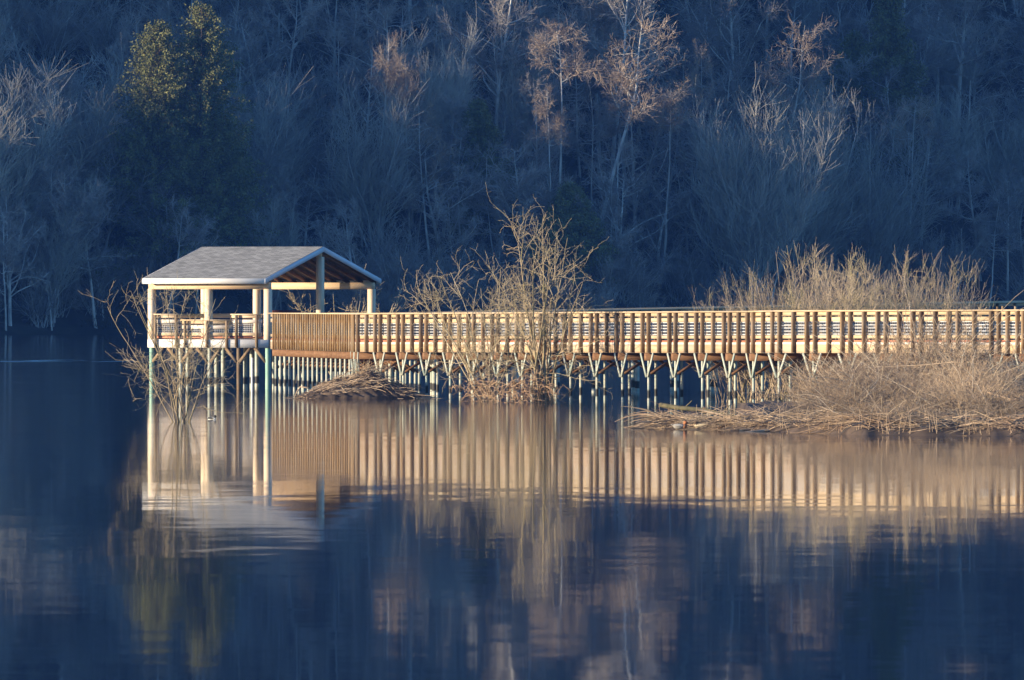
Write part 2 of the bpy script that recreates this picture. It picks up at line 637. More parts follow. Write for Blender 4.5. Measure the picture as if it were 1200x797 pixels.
def strip(mb, off, z0, z1, th, a=0, b=None):
    """board of thickness th along the run, its outer face at distance off from the near edge (positive away), z relative to deck"""
    b = len(knots) - 1 if b is None else b
    for k in range(a, b):
        p, q = near[k], near[k + 1]
        pa, qa = p + kaw[k] * off, q + kaw[k + 1] * off
        pb, qb = p + kaw[k] * (off + th), q + kaw[k + 1] * (off + th)
        c = []
        for z in (z0, z1):
            for v in (pa, qa, qb, pb):
                c.append((v[0], v[1], v[2] + z))
        mb.hexa(c)


def bpart(mb, name, mat, parent=bw, **k):
    return mb.build(name, mat, parent, bw_org, **k)


m = MB(); strip(m, 0.04, -0.045, 0.0, WID - 0.08); bpart(m, 'deck', M['deck_wood'])
for off, nm in ((0.0, 'fascia_board'), (WID - 0.04, 'fascia_board')):
    m = MB(); strip(m, off, -0.34, -0.07, 0.04); bpart(m, nm, M['fascia_wood'])
    m = MB(); strip(m, off - 0.002, -0.068, 0.012, 0.05); bpart(m, 'deck_edge', M['edge_white'])
for off in (0.02, WID - 0.11):
    m = MB(); strip(m, off, 0.016, 0.075, 0.09); bpart(m, 'kerb', M['kerb_red'])
for s in (0, 1):
    o0 = -0.12 if s == 0 else WID - 0.08
    m = MB(); strip(m, o0, RAIL - 0.045, RAIL, 0.20); bpart(m, 'handrail', M['rail_wood'])
    i0 = 0.004 if s == 0 else WID - 0.044
    m = MB(); strip(m, i0, RAIL - 0.16, RAIL - 0.048, 0.04); bpart(m, 'top_rail', M['rail_wood'])
    m = MB(); strip(m, i0, RAIL - 0.36, RAIL - 0.225, 0.04); bpart(m, 'middle_rail', M['rail_wood'])
    m = MB(); strip(m, i0, 0.135, 0.235, 0.04); bpart(m, 'bottom_rail', M['rail_wood'])

# bents: cap beam, two piles, knee braces
posts_near, posts_far = [], []
nb = len(bent_px)
for i, px in enumerate(bent_px):
    c = road(px)
    t, v = tangent(px), away(px)
    zc = c[2] - 0.35
    skew = v
    far_w = WID
    m = MB()
    a = c + v * (-0.07); b = c + v * (far_w + 0.07)
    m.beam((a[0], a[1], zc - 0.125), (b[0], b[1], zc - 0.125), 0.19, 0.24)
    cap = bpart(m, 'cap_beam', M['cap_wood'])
    r = 0.053
    for s in (0.06, far_w - 0.06):
        q = c + v * s
        m = MB(); m.cyl((q[0], q[1], -1.2), (q[0], q[1], zc - 0.248), r, r * 0.95, 10)
        bpart(m, 'pile', M['pile'], cap)
        m2 = MB()
        m2.beam((q[0] + v[0] * 0.0, q[1], zc - 0.72), (c[0] + v[0] * (far_w / 2 + (s - far_w / 2) * 0.25), c[1] + v[1] * (far_w / 2 + (s - far_w / 2) * 0.25), zc - 0.255), 0.06, 0.09)
        bpart(m2, 'cross_brace', M['cap_wood'], cap)
    if i >= NB1 - 1:
        q = c + v * -0.01
        for sg in (-1, 1):
            m = MB()
            e = q + t * (sg * 0.50)
            s_ = q + t * (sg * 0.05)
            m.beam((s_[0], s_[1], zc - 0.80), (e[0], e[1], zc + 0.0), 0.045, 0.075, up=t)
            bpart(m, 'knee_brace', M['pile'], cap)
    # posts: a pair straddling the bent, one in mid bay
    if i < NB1:
        posts_near.append((px, 1)); posts_near.append((px + 2.6, 1))
    else:
        pr = 0.0
        step = (bent_px[min(i + 1, nb - 1)] - bent_px[max(i - 1, 0)]) / 2 if 18 < i < nb - 1 else 27
        posts_near.append((px - 0.115 * step, 0)); posts_near.append((px + 0.115 * step, 0))
        if i < nb - 1:
            posts_near.append(((px + bent_px[i + 1]) / 2, 0))


def add_post(mb, px, side):
    c = road(px)
    t, v = tangent(px), away(px)
    q = c + v * (-(0.039 if px < 417 else 0.0645) if side == 0 else WID + 0.0645)
    mb.post(q[0], q[1], c[2] - 0.335, c[2] + RAIL - 0.048, t, 0.078, 0.075 if px < 417 else 0.125)


order = sorted(posts_near, key=lambda a: (a[1], -road(a[0])[1] * -1))
single = [p for p in order if p[1] == 0] + sorted([p for p in order if p[1] == 1], key=lambda a: -a[0])
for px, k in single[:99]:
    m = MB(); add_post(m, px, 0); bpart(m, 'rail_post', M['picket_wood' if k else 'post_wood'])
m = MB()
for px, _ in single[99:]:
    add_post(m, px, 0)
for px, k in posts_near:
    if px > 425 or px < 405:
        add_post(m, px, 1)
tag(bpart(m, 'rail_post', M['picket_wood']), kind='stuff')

# wire mesh panels, one per bay in front, one run behind
def wire_panel(mb, pxa, pxb, off, z0=0.24, z1=RAIL - 0.37):
    a, b = road(pxa), road(pxb)
    v = away((pxa + pxb) / 2)
    a, b = a + v * off, b + v * off
    for z in np.arange(z0 + 0.03, z1, 0.10):
        mb.beam((a[0], a[1], a[2] + z), (b[0], b[1], b[2] + z), 0.011, 0.024)
    L = np.linalg.norm(b - a)
    n = max(2, int(L / 0.1))
    for j in range(n):
        q = a + (b - a) * (j + 0.5) / n
        mb.post(q[0], q[1], q[2] + z0 - 0.02, q[2] + z1 + 0.02, b - a, 0.005, 0.005)


mid = [p for p in bent_px if p >= 418]
for a, b in zip(mid[:-1], mid[1:]):
    m = MB(); wire_panel(m, a, b, 0.05); bpart(m, 'wire_mesh', M['wire'])
m = MB()
for a, b in zip(mid[1:-1], mid[2:]):
    wire_panel(m, a, b, WID - 0.06)
bpart(m, 'wire_mesh', M['wire'])
m = MB(); wire_panel(m, 317.5, 418, 0.05); bpart(m, 'wire_mesh', M['wire'])

# ------------------------------------------------------------------ shaded branch of the boardwalk behind
A2 = np.array([*P(500, 378.5), 1.95]); B2 = np.array([*P(1330, 416.0), 2.42])
b2 = thing('boardwalk', (A2 + B2) / 2 * np.array([1, 1, 0]), 'shaded boardwalk leg behind the sunlit one, its dark handrail showing above the bushes', 'boardwalk')
u2 = B2 - A2; L2 = np.linalg.norm(u2[:2]); u2n = u2 / L2
v2 = np.array([-u2n[1], u2n[0], 0]); v2 /= np.linalg.norm(v2)
org2 = tuple(b2.location)


def lin(mb, off, z0, z1, th):
    c = []
    for z in (z0, z1):
        for p, o in ((A2, off), (B2, off), (B2, off + th), (A2, off + th)):
            q = p + v2 * o
            c.append((q[0], q[1], q[2] + z))
    mb.hexa(c)


for args, nm, mt in (((0.04, -0.045, 0, 2.1), 'deck', 'deck_wood'), ((0, -0.34, -0.07, 0.04), 'fascia_board', 'fascia_wood'), ((2.14, -0.34, -0.07, 0.04), 'fascia_board', 'fascia_wood'),
                     ((-0.1, 0.985, 1.03, 0.18), 'handrail', 'rail_wood'), ((2.1, 0.985, 1.03, 0.18), 'handrail', 'rail_wood'),
                     ((0.0, 0.87, 0.98, 0.04), 'top_rail', 'rail_wood'), ((2.14, 0.87, 0.98, 0.04), 'top_rail', 'rail_wood'), ((0.0, 0.14, 0.24, 0.04), 'bottom_rail', 'rail_wood')):
    m = MB(); lin(m, *args); m.build(nm, M[mt], b2, org2)
n2 = int(L2 / 1.25)
for i in range(n2 + 1):
    q = A2 + u2n * (i * 1.25 + 0.6)
    if i * 1.25 + 0.6 > L2:
        break
    for off in (-0.047, 2.18 + 0.047):
        if off > 0 and i % 2:
            continue
        m = MB(); w_ = q + v2 * off
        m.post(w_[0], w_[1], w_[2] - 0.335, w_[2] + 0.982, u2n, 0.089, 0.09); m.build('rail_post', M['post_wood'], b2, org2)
    if i % 2 == 0:
        for off in (0.1, 2.08):
            m = MB(); w_ = q + v2 * off
            m.cyl((w_[0], w_[1], -1.2), (w_[0], w_[1], w_[2] - 0.345), 0.09, 0.09); m.build('pile', M['pile'], b2, org2)

# ------------------------------------------------------------------ pavilion
AL = R(29)
C1 = np.array([*P(314, 402.3), 0.0])
av = np.array([-math.cos(AL), math.sin(AL), 0.0])       # along the long side, to the far left corner
bv = np.array([math.sin(AL), math.cos(AL), 0.0])        # along the gable end, away
LA, LB = 5.18, 8.0
pv = thing('pavilion', tuple(C1 + av * LA / 2 + bv * LB / 2), 'open timber picnic pavilion with grey shingled gable roof standing on piles in the lake', 'pavilion')
po = tuple(pv.location)


def pp(a, b, z=0.0):
    q = C1 + av * a + bv * b
    return np.array([q[0], q[1], z])


def ppart(mb, name, mat, parent=pv, **k):
    return mb.build(name, mat, parent, po, **k)


DZ = 1.90
EZ, RZ = 4.27, 5.50                                     # top of eave edge and of ridge
OA, OB = 0.13, 0.45


def box_ab(mb, a0, a1, b0, b1, z0, z1):
    mb.hexa([pp(a0, b0, z0), pp(a1, b0, z0), pp(a1, b1, z0), pp(a0, b1, z0), pp(a0, b0, z1), pp(a1, b0, z1), pp(a1, b1, z1), pp(a0, b1, z1)])


# roof: one closed body with uv in metres for the shingle courses
hb = LB / 2
V = []
for a in (-OA, LA + OA):
    for (b, z) in ((-OB, EZ), (hb, RZ), (LB + OB, EZ), (LB + OB, EZ - 0.07), (hb, RZ - 0.07), (-OB, EZ - 0.07)):
        V.append(pp(a, b, z) - np.array(po))
me = bpy.data.meshes.new('roof')
fc = [(0, 1, 7, 6), (1, 2, 8, 7), (2, 3, 9, 8), (3, 4, 10, 9), (4, 5, 11, 10), (5, 0, 6, 11), (0, 5, 4, 1), (1, 4, 3, 2), (6, 7, 10, 11), (7, 8, 9, 10)]
me.from_pydata([tuple(v) for v in V], [], fc)
uv = me.uv_layers.new(name='UVMap')
sl = math.hypot(hb + OB, RZ - EZ)
uvs = {0: (0, 0), 1: (0, sl), 7: (LA, sl), 6: (LA, 0), 2: (0, 2 * sl), 8: (LA, 2 * sl)}
for poly in me.polygons:
    for li in poly.loop_indices:
        vi = me.loops[li].vertex_index
        uv.data[li].uv = uvs.get(vi, (0, 0))
roof = link_mesh('roof', me, M['shingle'], pv)
for b0 in (-OB - 0.03, LB + OB):
    m = MB(); box_ab(m, -OA - 0.01, LA + OA + 0.01, b0, b0 + 0.03, EZ - 0.215, EZ - 0.008); ppart(m, 'fascia', M['white_trim'], roof)
rise = (RZ - EZ) / (hb + OB)
for a0 in (-OA - 0.035, LA + OA):
    for sgn in (0, 1):
        m = MB()
        if sgn == 0:
            pts = ((-OB - 0.03, EZ - rise * 0.03), (hb, RZ))
        else:
            pts = ((LB + OB + 0.03, EZ - rise * 0.03), (hb, RZ))
        (b0, z0), (b1, z1) = pts
        cs = [pp(a0, b0, z0 - 0.205), pp(a0 + 0.035, b0, z0 - 0.205), pp(a0 + 0.035, b1, z1 - 0.205), pp(a0, b1, z1 - 0.205),
              pp(a0, b0, z0 - 0.01), pp(a0 + 0.035, b0, z0 - 0.01), pp(a0 + 0.035, b1, z1 - 0.01), pp(a0, b1, z1 - 0.01)]
        m.hexa(cs); ppart(m, 'barge_board', M['grey_trim'], roof)
# rafters
for a in np.arange(0.05, LA, 0.6):
    for sgn in (0, 1):
        m = MB()
        b0, b1 = (-OB + 0.03, hb) if sgn == 0 else (LB + OB - 0.03, hb)
        p0, p1 = pp(a, b0, EZ - 0.16), pp(a, b1, RZ - 0.16)
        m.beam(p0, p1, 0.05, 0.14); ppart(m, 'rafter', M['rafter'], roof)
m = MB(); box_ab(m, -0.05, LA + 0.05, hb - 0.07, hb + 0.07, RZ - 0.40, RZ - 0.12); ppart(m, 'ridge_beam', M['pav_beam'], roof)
for b0 in (-0.10, LB - 0.10):
    m = MB(); box_ab(m, -0.10, LA + 0.10, b0, b0 + 0.2, EZ - 0.42, EZ - 0.16); ppart(m, 'eave_beam', M['pav_beam'], roof)
PW = 0.235
for (a, b, zt) in ((0, 0, EZ - 0.42), (LA / 2 + 0.05, 0, EZ - 0.42), (LA, 0, EZ - 0.42), (0, LB, EZ - 0.42), (LA, LB, EZ - 0.42), (0, hb, RZ - 0.40), (LA, hb, RZ - 0.40)):
    m = MB(); q = pp(a, b)
    zb = DZ - 0.3 if b == 0 else DZ
    m.post(q[0], q[1], zb, zt, av, PW, PW); ppart(m, 'post', M['pav_wood'])
# deck and its edge boards
m = MB(); box_ab(m, -0.1, LA + 0.1, -0.02, LB + 0.1, DZ - 0.05, DZ); ppart(m, 'deck', M['deck_wood'])
for (a0, a1, b0, b1) in ((-0.1, LA + 0.1, -0.17, -0.125), (-0.145, -0.1, 0.12, LB + 0.1), (LA + 0.1, LA + 0.145, 0.0, LB + 0.1), (-0.1, LA + 0.1, LB + 0.1, LB + 0.145)):
    m = MB(); box_ab(m, a0, a1, b0, b1, DZ - 0.30, DZ + 0.015); ppart(m, 'fascia_board', M['white_trim'])
m = MB(); box_ab(m, 0.13, LA - 0.13, -0.08, -0.01, DZ + 0.06, DZ + 0.13); ppart(m, 'kerb', M['kerb_red'])
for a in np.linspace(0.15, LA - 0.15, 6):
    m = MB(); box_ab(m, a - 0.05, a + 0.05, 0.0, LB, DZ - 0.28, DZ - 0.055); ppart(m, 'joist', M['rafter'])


def a_of(px):
    """distance along the front from the near corner for a column of the photograph"""
    return (314 - px) / (314 - 176) * LA


def rail_section(px0, px1, top, posts, panel=True):
    a0, a1 = a_of(px1), a_of(px0)
    for (z0, z1, b0, b1) in ((top - 0.04, top, -0.20, 0.0), (top - 0.16, top - 0.045, -0.105, -0.065), (DZ + 0.16, DZ + 0.27, -0.105, -0.065)):
        m = MB(); box_ab(m, a0, a1, b0, b1, z0, z1); ppart(m, 'rail', M['rail_wood'])
    m = MB(); box_ab(m, a0, a1, -0.104, -0.066, top - 0.36, top - 0.22); ppart(m, 'rail', M['edge_white'])
    for px in posts:
        a = a_of(px)
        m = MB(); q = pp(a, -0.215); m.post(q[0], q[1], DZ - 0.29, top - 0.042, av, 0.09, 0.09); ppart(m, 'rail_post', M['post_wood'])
    m = MB()
    for z in np.arange(DZ + 0.29, top - 0.37, 0.075):
        box_ab(m, a0, a1, -0.09, -0.08, z, z + 0.014)
    for a in np.arange(a0 + 0.05, a1, 0.1):
        box_ab(m, a, a + 0.008, -0.079, -0.072, DZ + 0.27, top - 0.36)
    ppart(m, 'wire_mesh', M['wire'])


TH, TL = 2.90, 2.68
rail_section(181, 212.5, TH, (183.5, 208.5))
rail_section(212.6, 272.5, TL, (219, 245, 268.5))
rail_section(272.6, 308, TH, (280, 304))
# rail along the far side and the left end
for (a0, a1, b0, b1) in ((LA - 0.02, LA + 0.02, 0.3, LB - 0.3), (0.3, LA - 0.3, LB - 0.02, LB + 0.02), (-0.02, 0.02, 2.6, LB - 0.3)):
    for (z0, z1) in ((TH - 0.16, TH), (DZ + 0.15, DZ + 0.25), (DZ + 0.5, DZ + 0.6)):
        m = MB(); box_ab(m, a0, a1, b0, b1, z0, z1); ppart(m, 'rail', M['rail_wood'])
    m = MB()
    L = max(a1 - a0, b1 - b0)
    for z in np.arange(DZ + 0.27, TH - 0.17, 0.08):
        if a1 - a0 > 1:
            box_ab(m, a0, a1, b0 + 0.01, b0 + 0.02, z, z + 0.012)
        else:
            box_ab(m, a0 + 0.01, a0 + 0.02, b0, b1, z, z + 0.012)
    ppart(m, 'wire_mesh', M['wire'])
# piles and braces
for k, (a, b) in enumerate([(x, y) for y in (0.0, 2.7, 5.4, LB) for x in (0.0, LA / 4, LA / 2, LA * 3 / 4, LA)]):
    q = pp(a, b)
    corner = (b == 0.0 and a in (0.0, LA))
    brown = b == 0.0 and a == LA / 4
    m = MB(); m.cyl((q[0], q[1], -1.2), (q[0], q[1], DZ - 0.31), 0.10 if corner else 0.085, 0.10 if corner else 0.085, 12)
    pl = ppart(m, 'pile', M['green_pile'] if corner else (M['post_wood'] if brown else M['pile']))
    if b == 0.0:
        for sg in (-1, 1):
            if (a == 0 and sg < 0) or (a == LA and sg > 0):
                continue
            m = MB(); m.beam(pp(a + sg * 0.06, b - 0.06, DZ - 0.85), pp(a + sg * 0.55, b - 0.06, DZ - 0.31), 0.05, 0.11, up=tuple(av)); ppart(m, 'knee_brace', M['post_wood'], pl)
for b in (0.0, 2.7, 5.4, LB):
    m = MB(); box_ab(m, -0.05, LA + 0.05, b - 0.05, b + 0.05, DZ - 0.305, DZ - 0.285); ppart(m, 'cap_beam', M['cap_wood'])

# interpretive board and a low post inside
sg = thing('sign_board', tuple(pp(0.6, LB - 1.6, DZ)), 'low dark red-brown board with red and white emblem inside the pavilion', 'sign')
so = tuple(sg.location)
q0, q1 = np.array([*P(319.5, 407.5), 0]), np.array([*P(352, 408.6), 0])
m = MB(); m.beam((q0[0], q0[1], 2.72), (q1[0], q1[1], 2.72), 0.06, 0.62); m.build('panel', plain('sign_brown', (0.10, 0.035, 0.03)), sg, so)
for q in (q0, q1):
    m = MB(); m.post(q[0], q[1], DZ, 2.41, q1 - q0, 0.08, 0.055); m.build('leg', M['rafter'], sg, so)
c = q0 + (q1 - q0) * 0.40
m = MB()
th = np.linspace(0, math.pi, 11)
dq = (q1 - q0) / np.linalg.norm(q1 - q0)
nf = np.array([dq[1], -dq[0], 0])
ctr = c + nf * 0.036
V = [ctr + np.array([0, 0, 2.80])] + [ctr + dq * math.cos(t) * 0.19 + np.array([0, 0, 2.80 + 0.12 * math.sin(t)]) for t in th]
m.add(V, None, [[0, i, i + 1] for i in range(1, 11)]); m.build('emblem', plain('sign_red', (0.5, 0.03, 0.02)), sg, so)
m = MB(); e = ctr + nf * 0.003; m.beam(e - dq * 0.22 + np.array([0, 0, 2.785]), e + dq * 0.22 + np.array([0, 0, 2.785]), 0.012, 0.06); m.build('emblem_band', plain('sign_white', (0.75, 0.75, 0.75)), sg, so)

mk = thing('marker_pole', (*P(295.5, 395), 0), 'slim white marker pole standing in the water under the pavilion', 'pole')
m = MB(); m.cyl((0, 0, -1.0), (0, 0, 1.22), 0.045, 0.04, 10); m.build('pole', plain('white_paint', (0.75, 0.77, 0.76)), mk)
m = MB(); m.cyl((0, 0, 1.22), (0, 0, 1.27), 0.055, 0.03, 10); m.build('pole_cap', plain('white_paint_cap', (0.7, 0.72, 0.72)), mk)

# ------------------------------------------------------------------ branch growth
def norm(v):
    return v / (np.linalg.norm(v, axis=-1, keepdims=True) + 1e-9)


def grow(rng, start, direc, length, K, up=0.0, wig=0.15, r0=0.02, r1=0.005):
    """N wandering polylines; up bends them towards (or from) the sky"""
    N = len(start)
    pl = np.empty((N, K, 3))
    pl[:, 0] = start
    d = norm(np.asarray(direc, float))
    L = (np.asarray(length, float) / (K - 1)).reshape(-1, 1) * np.ones((N, 1))
    for k in range(1, K):
        d = norm(d + rng.normal(0, wig, (N, 3)) + np.array([0, 0, 1.0]) * np.reshape(up, (-1, 1)))
        pl[:, k] = pl[:, k - 1] + d * L
    f = np.linspace(0, 1, K)[None, :]
    r0 = np.reshape(r0, (-1, 1)) * np.ones((N, 1))
    r1 = np.reshape(r1, (-1, 1)) * np.ones((N, 1))
    return pl, r0 * (1 - f) + r1 * f


def children(rng, pl, rad, n, t0, t1, angle, aspread, power=1.0):
    """n starting points spread along the parents with directions off their run"""
    N, K, _ = pl.shape
    seglen = np.linalg.norm(pl[:, -1] - pl[:, 0], axis=1)
    p = seglen / seglen.sum()
    idx = rng.choice(N, n, p=p)
    t = t0 + (t1 - t0) * rng.random(n) ** power
    s = t * (K - 1)
    k = np.minimum(s.astype(int), K - 2)
    f = (s - k)[:, None]
    st = pl[idx, k] * (1 - f) + pl[idx, k + 1] * f
    tg = norm(pl[idx, k + 1] - pl[idx, k])
    rr = rad[idx, k] * (1 - f[:, 0]) + rad[idx, k + 1] * f[:, 0]
    rnd = rng.normal(0, 1, (n, 3))
    perp = norm(rnd - tg * (rnd * tg).sum(1, keepdims=True))
    a = np.radians(rng.normal(angle, aspread, n))[:, None]
    return st, tg * np.cos(a) + perp * np.sin(a), rr, t, idx


def to_mesh(name, parts, sides=3):
    Vs, Qs, n = [], [], 0
    for pl, rad, sd in parts:
        V, Q = tube_arrays(pl, rad, sd)
        Vs.append(V); Qs.append(Q + n)
        n += len(V)
    return raw_mesh(name, np.concatenate(Vs), np.concatenate(Qs), smooth=True)


def alder(seed, H=18.0, r=0.2, crown0=0.45, nl=26, ntw=420, nfine=1500, limb=0.26, ang=52, lean=0.04, bushy=1.0, up=0.10, multi=1, rmin=0.018):
    """trunk polylines, crown polylines of a bare tree of height about H"""
    rng = np.random.default_rng(seed)
    st = np.zeros((multi, 3)); st[:, :2] = rng.normal(0, 0.25 * (multi > 1), (multi, 2))
    dr = np.zeros((multi, 3)); dr[:, 2] = 1; dr[:, :2] = rng.normal(0, lean + 0.16 * (multi > 1), (multi, 2))
    hl = H * (1.0 if multi == 1 else rng.uniform(0.75, 1.0, multi))
    T = grow(rng, st, dr, hl, 12, up=0.05, wig=0.045, r0=r, r1=0.03)
    s, d, rr, t, _ = children(rng, *T, nl, crown0, 0.98, ang, 12)
    ll = H * limb * (1.25 - t) * 1.3 * rng.uniform(0.6, 1.2, nl)
    L1 = grow(rng, s, d, ll, 8, up=up, wig=0.16, r0=np.minimum(rr * 0.6, 0.09), r1=0.022)
    s, d, rr, t, _ = children(rng, *L1, ntw, 0.25, 1.0, 45, 14)
    L2 = grow(rng, s, d, H * 0.075 * bushy * rng.uniform(0.5, 1.3, ntw), 5, up=up, wig=0.2, r0=np.minimum(rr * 0.7, 0.035), r1=rmin)
    s, d, rr, t, _ = children(rng, *L2, nfine, 0.2, 1.0, 42, 14)
    L3 = grow(rng, s, d, H * 0.04 * bushy * rng.uniform(0.5, 1.3, nfine), 3, up=up, wig=0.2, r0=rmin, r1=rmin * 0.6)
    return [(*T, 8), (*L1, 4)], [(*L2, 3), (*L3, 3)]


def shrub_arrays(seed, H=6.0, n=26, spread=0.45, r=0.05, nb_=260, nf=800, up=0.05, rmin=0.012, wig=0.09, K=8, base=0.5):
    """many stems rising from one stool"""
    rng = np.random.default_rng(seed)
    st = np.zeros((n, 3)); st[:, :2] = rng.normal(0, base, (n, 2))
    dr = np.zeros((n, 3)); dr[:, 2] = 1; dr[:, :2] = rng.normal(0, spread, (n, 2))
    T = grow(rng, st, dr, H * rng.uniform(0.6, 1.05, n), K, up=up, wig=wig, r0=r * rng.uniform(0.6, 1.1, n), r1=rmin)
    s, d, rr, t, _ = children(rng, *T, nb_, 0.2, 0.97, 32, 10)
    L1 = grow(rng, s, d, H * 0.27 * (1.2 - t) * 1.3 * rng.uniform(0.5, 1.2, nb_), 5, up=up * 1.5, wig=wig * 1.4, r0=np.minimum(rr * 0.6, r * 0.6), r1=rmin)
    s, d, rr, t, _ = children(rng, *L1, nf, 0.15, 1.0, 32, 10)
    L2 = grow(rng, s, d, H * 0.11 * rng.uniform(0.5, 1.3, nf), 3, up=up * 1.5, wig=wig * 1.4, r0=rmin, r1=rmin * 0.6)
    return [(*T, 4)], [(*L1, 3), (*L2, 3)]


def tree_thing(name, trunk, crown, tm, cm, label, cat='tree', group=None, loc=(0, 0, 0)):
    r = thing(name, loc, label, cat, group)
    link_mesh('trunk', to_mesh('trunk', trunk), tm, r)
    link_mesh('crown', to_mesh('crown', crown), cm, r)
    return r


# ------------------------------------------------------------------ far hillside trees
def spot(px, ytop, H):
    """where on the slope a tree of height H has to stand to reach row ytop in column px"""
    Y = 1000.0
    lo, hi = 900.0, 1400.0
    for _ in range(50):
        Y = (lo + hi) / 2
        x = (px - 600) * Y / F
        top = float(terrain(x, Y)) + H
        want = Zat(ytop, Y)
        if top < want:
            lo = Y
        else:
            hi = Y
    x = (px - 600) * Y / F
    return (x, Y, float(terrain(x, Y)) - 0.1)


def visible_ok(loc):
    return loc[2] > 0.05


PROTO = {}
PROTO['alder'] = [tree_thing('alder_tree', *alder(s, 18, r, c0, nl, 520, 2900, limb, ang, lean=ln, up=0.04, rmin=0.017), M['far_bark'], M['far_twig'], 'x') for s, r, c0, nl, limb, ang, ln in
                  ((11, 0.20, 0.35, 26, 0.30, 58, 0.05), (12, 0.24, 0.45, 22, 0.30, 64, 0.10), (13, 0.17, 0.28, 30, 0.26, 52, 0.16), (14, 0.22, 0.40, 24, 0.34, 60, 0.08), (15, 0.15, 0.5, 20, 0.28, 66, 0.20))]
PROTO['russet'] = [tree_thing('alder_tree', *alder(s, 20, 0.17, c0, nl, 380, 1500, limb, 66, lean=lean, bushy=0.8, up=0.02, rmin=0.017), M['far_bark'], M['pink_twig'], 'x') for s, c0, nl, limb, lean in
                   ((21, 0.70, 15, 0.20, 0.03), (22, 0.70, 14, 0.32, 0.12), (23, 0.52, 18, 0.29, 0.08))]
PROTO['spread'] = [tree_thing('maple_tree', *alder(s, 14, 0.24, 0.22, 20, 520, 3000, 0.46, 52, lean=ln, up=0.03, rmin=0.017), M['far_bark'], M['far_twig'], 'x') for s, ln in ((31, 0.12), (32, 0.2), (33, 0.08))]
PROTO['willow'] = [tree_thing('willow_tree', *shrub_arrays(s, 9, 22, sp, 0.05, 420, 2600, up=u, rmin=0.014, base=0.7, wig=0.15), M['far_bark'], M['far_twig'], 'x') for s, sp, u in
                   ((41, 0.40, 0.02), (42, 0.55, 0.05), (43, 0.3, 0.0))]
PROTO['pale'] = [tree_thing('willow_tree', *shrub_arrays(s, 20, 14, 0.12, 0.11, 340, 3400, up=0.08, rmin=0.02, base=0.7, wig=0.125, K=10), M['far_bark'], M['pale_twig'], 'x') for s in (51, 52)]


def conifer(seed, H, width, pw=0.8):
    rng = np.random.default_rng(seed)
    T = grow(rng, np.zeros((1, 3)), np.array([[0, 0, 1.0]]), H, 10, up=0.1, wig=0.01, r0=0.28, r1=0.03)
    nbr = 520
    t = rng.random(nbr) ** 0.85
    z = H * (0.08 + 0.92 * t)
    ang = rng.random(nbr) * 2 * math.pi
    ln = width * np.minimum(1.25 * (1 - t) ** pw, 0.42 + 0.75 * (1 - t)) * rng.uniform(0.5, 1.2, nbr) + 0.35
    st = np.stack([np.zeros(nbr), np.zeros(nbr), z], 1)
    dr = np.stack([np.cos(ang), np.sin(ang), rng.normal(0.75, 0.3, nbr)], 1)
    B = grow(rng, st, dr, ln, 5, up=-0.06, wig=0.14, r0=0.04, r1=0.012)
    n = 60000
    s, d, rr, tt, idx = children(rng, *B, n, 0.15, 1.05, 50, 25, power=0.7)
    s = s + rng.normal(0, 0.2, (n, 3))
    d = norm(d + np.array([0, 0, -0.25]) + rng.normal(0, 0.3, (n, 3)))
    sz = rng.uniform(0.10, 0.32, n)[:, None]
    side = norm(np.cross(d, rng.normal(0, 1, (n, 3))))
    V = np.stack([s - side * sz * 0.26, s + side * sz * 0.26, s + d * sz], 1).reshape(-1, 3)
    tri = np.arange(n * 3).reshape(-1, 3)
    return T, B, V, tri


def conifer_thing(label, seed, H, width, pw, loc, cat='tree', group=None):
    T, B, V, tri = conifer(seed, H, width, pw)
    r = thing('conifer_tree', loc, label, cat, group)
    link_mesh('trunk', to_mesh('trunk', [(*T, 7), (*B, 3)]), M['dark_bark'], r)
    link_mesh('crown', raw_mesh('crown', V, None, tri), M['needles'], r)
    return r


used = {}
rngP = np.random.default_rng(5)


def put(kind, px, ytop, H, label, group=None, H0=None, variant=None, rz=None, wide=1.0, loc=None):
    H0 = H0 or {'alder': 18.5, 'russet': 20.5, 'spread': 14.0, 'willow': 9.2, 'pale': 20.0}[kind]
    vs_ = PROTO[kind]
    k = variant if variant is not None else int(rngP.integers(len(vs_)))
    loc = loc or spot(px, ytop, H)
    while not visible_ok(loc) and H > 3:
        H -= 0.4
        loc = spot(px, ytop, H)
    if not visible_ok(loc):
        return None
    rz = rngP.random() * 6.28 if rz is None else rz
    s = H / H0
    return copy_tree(vs_[k], loc, rz, (s * wide, s * wide, s), label, group)


c1 = conifer_thing('tall olive-green conifer with sunlit top, left one of the pair above the pavilion', 61, 25.0, 5.6, 0.6, spot(184, 30, 25.0))
c2 = conifer_thing('tall olive-green conifer with narrow sunlit tip, right one of the pair above the pavilion', 62, 29.5, 5.8, 0.6, spot(238, 26, 28.0))
c3 = conifer_thing('olive conifer crown at the top edge of the hillside, right of the middle', 63, 21.0, 4.0, 0.8, spot(1040, -22, 21.0))
DK = 'dark green conifer standing in the shade of the far slope'
for sd, px, yt, H in ((64, 265, 150, 15), (65, 212, 120, 17), (66, 668, 225, 10), (67, 560, 120, 14), (69, 1000, 40, 14)):
    conifer_thing(DK, sd, H, 3.6, 0.8, spot(px, yt, H), group='shaded dark conifers on the hillside')

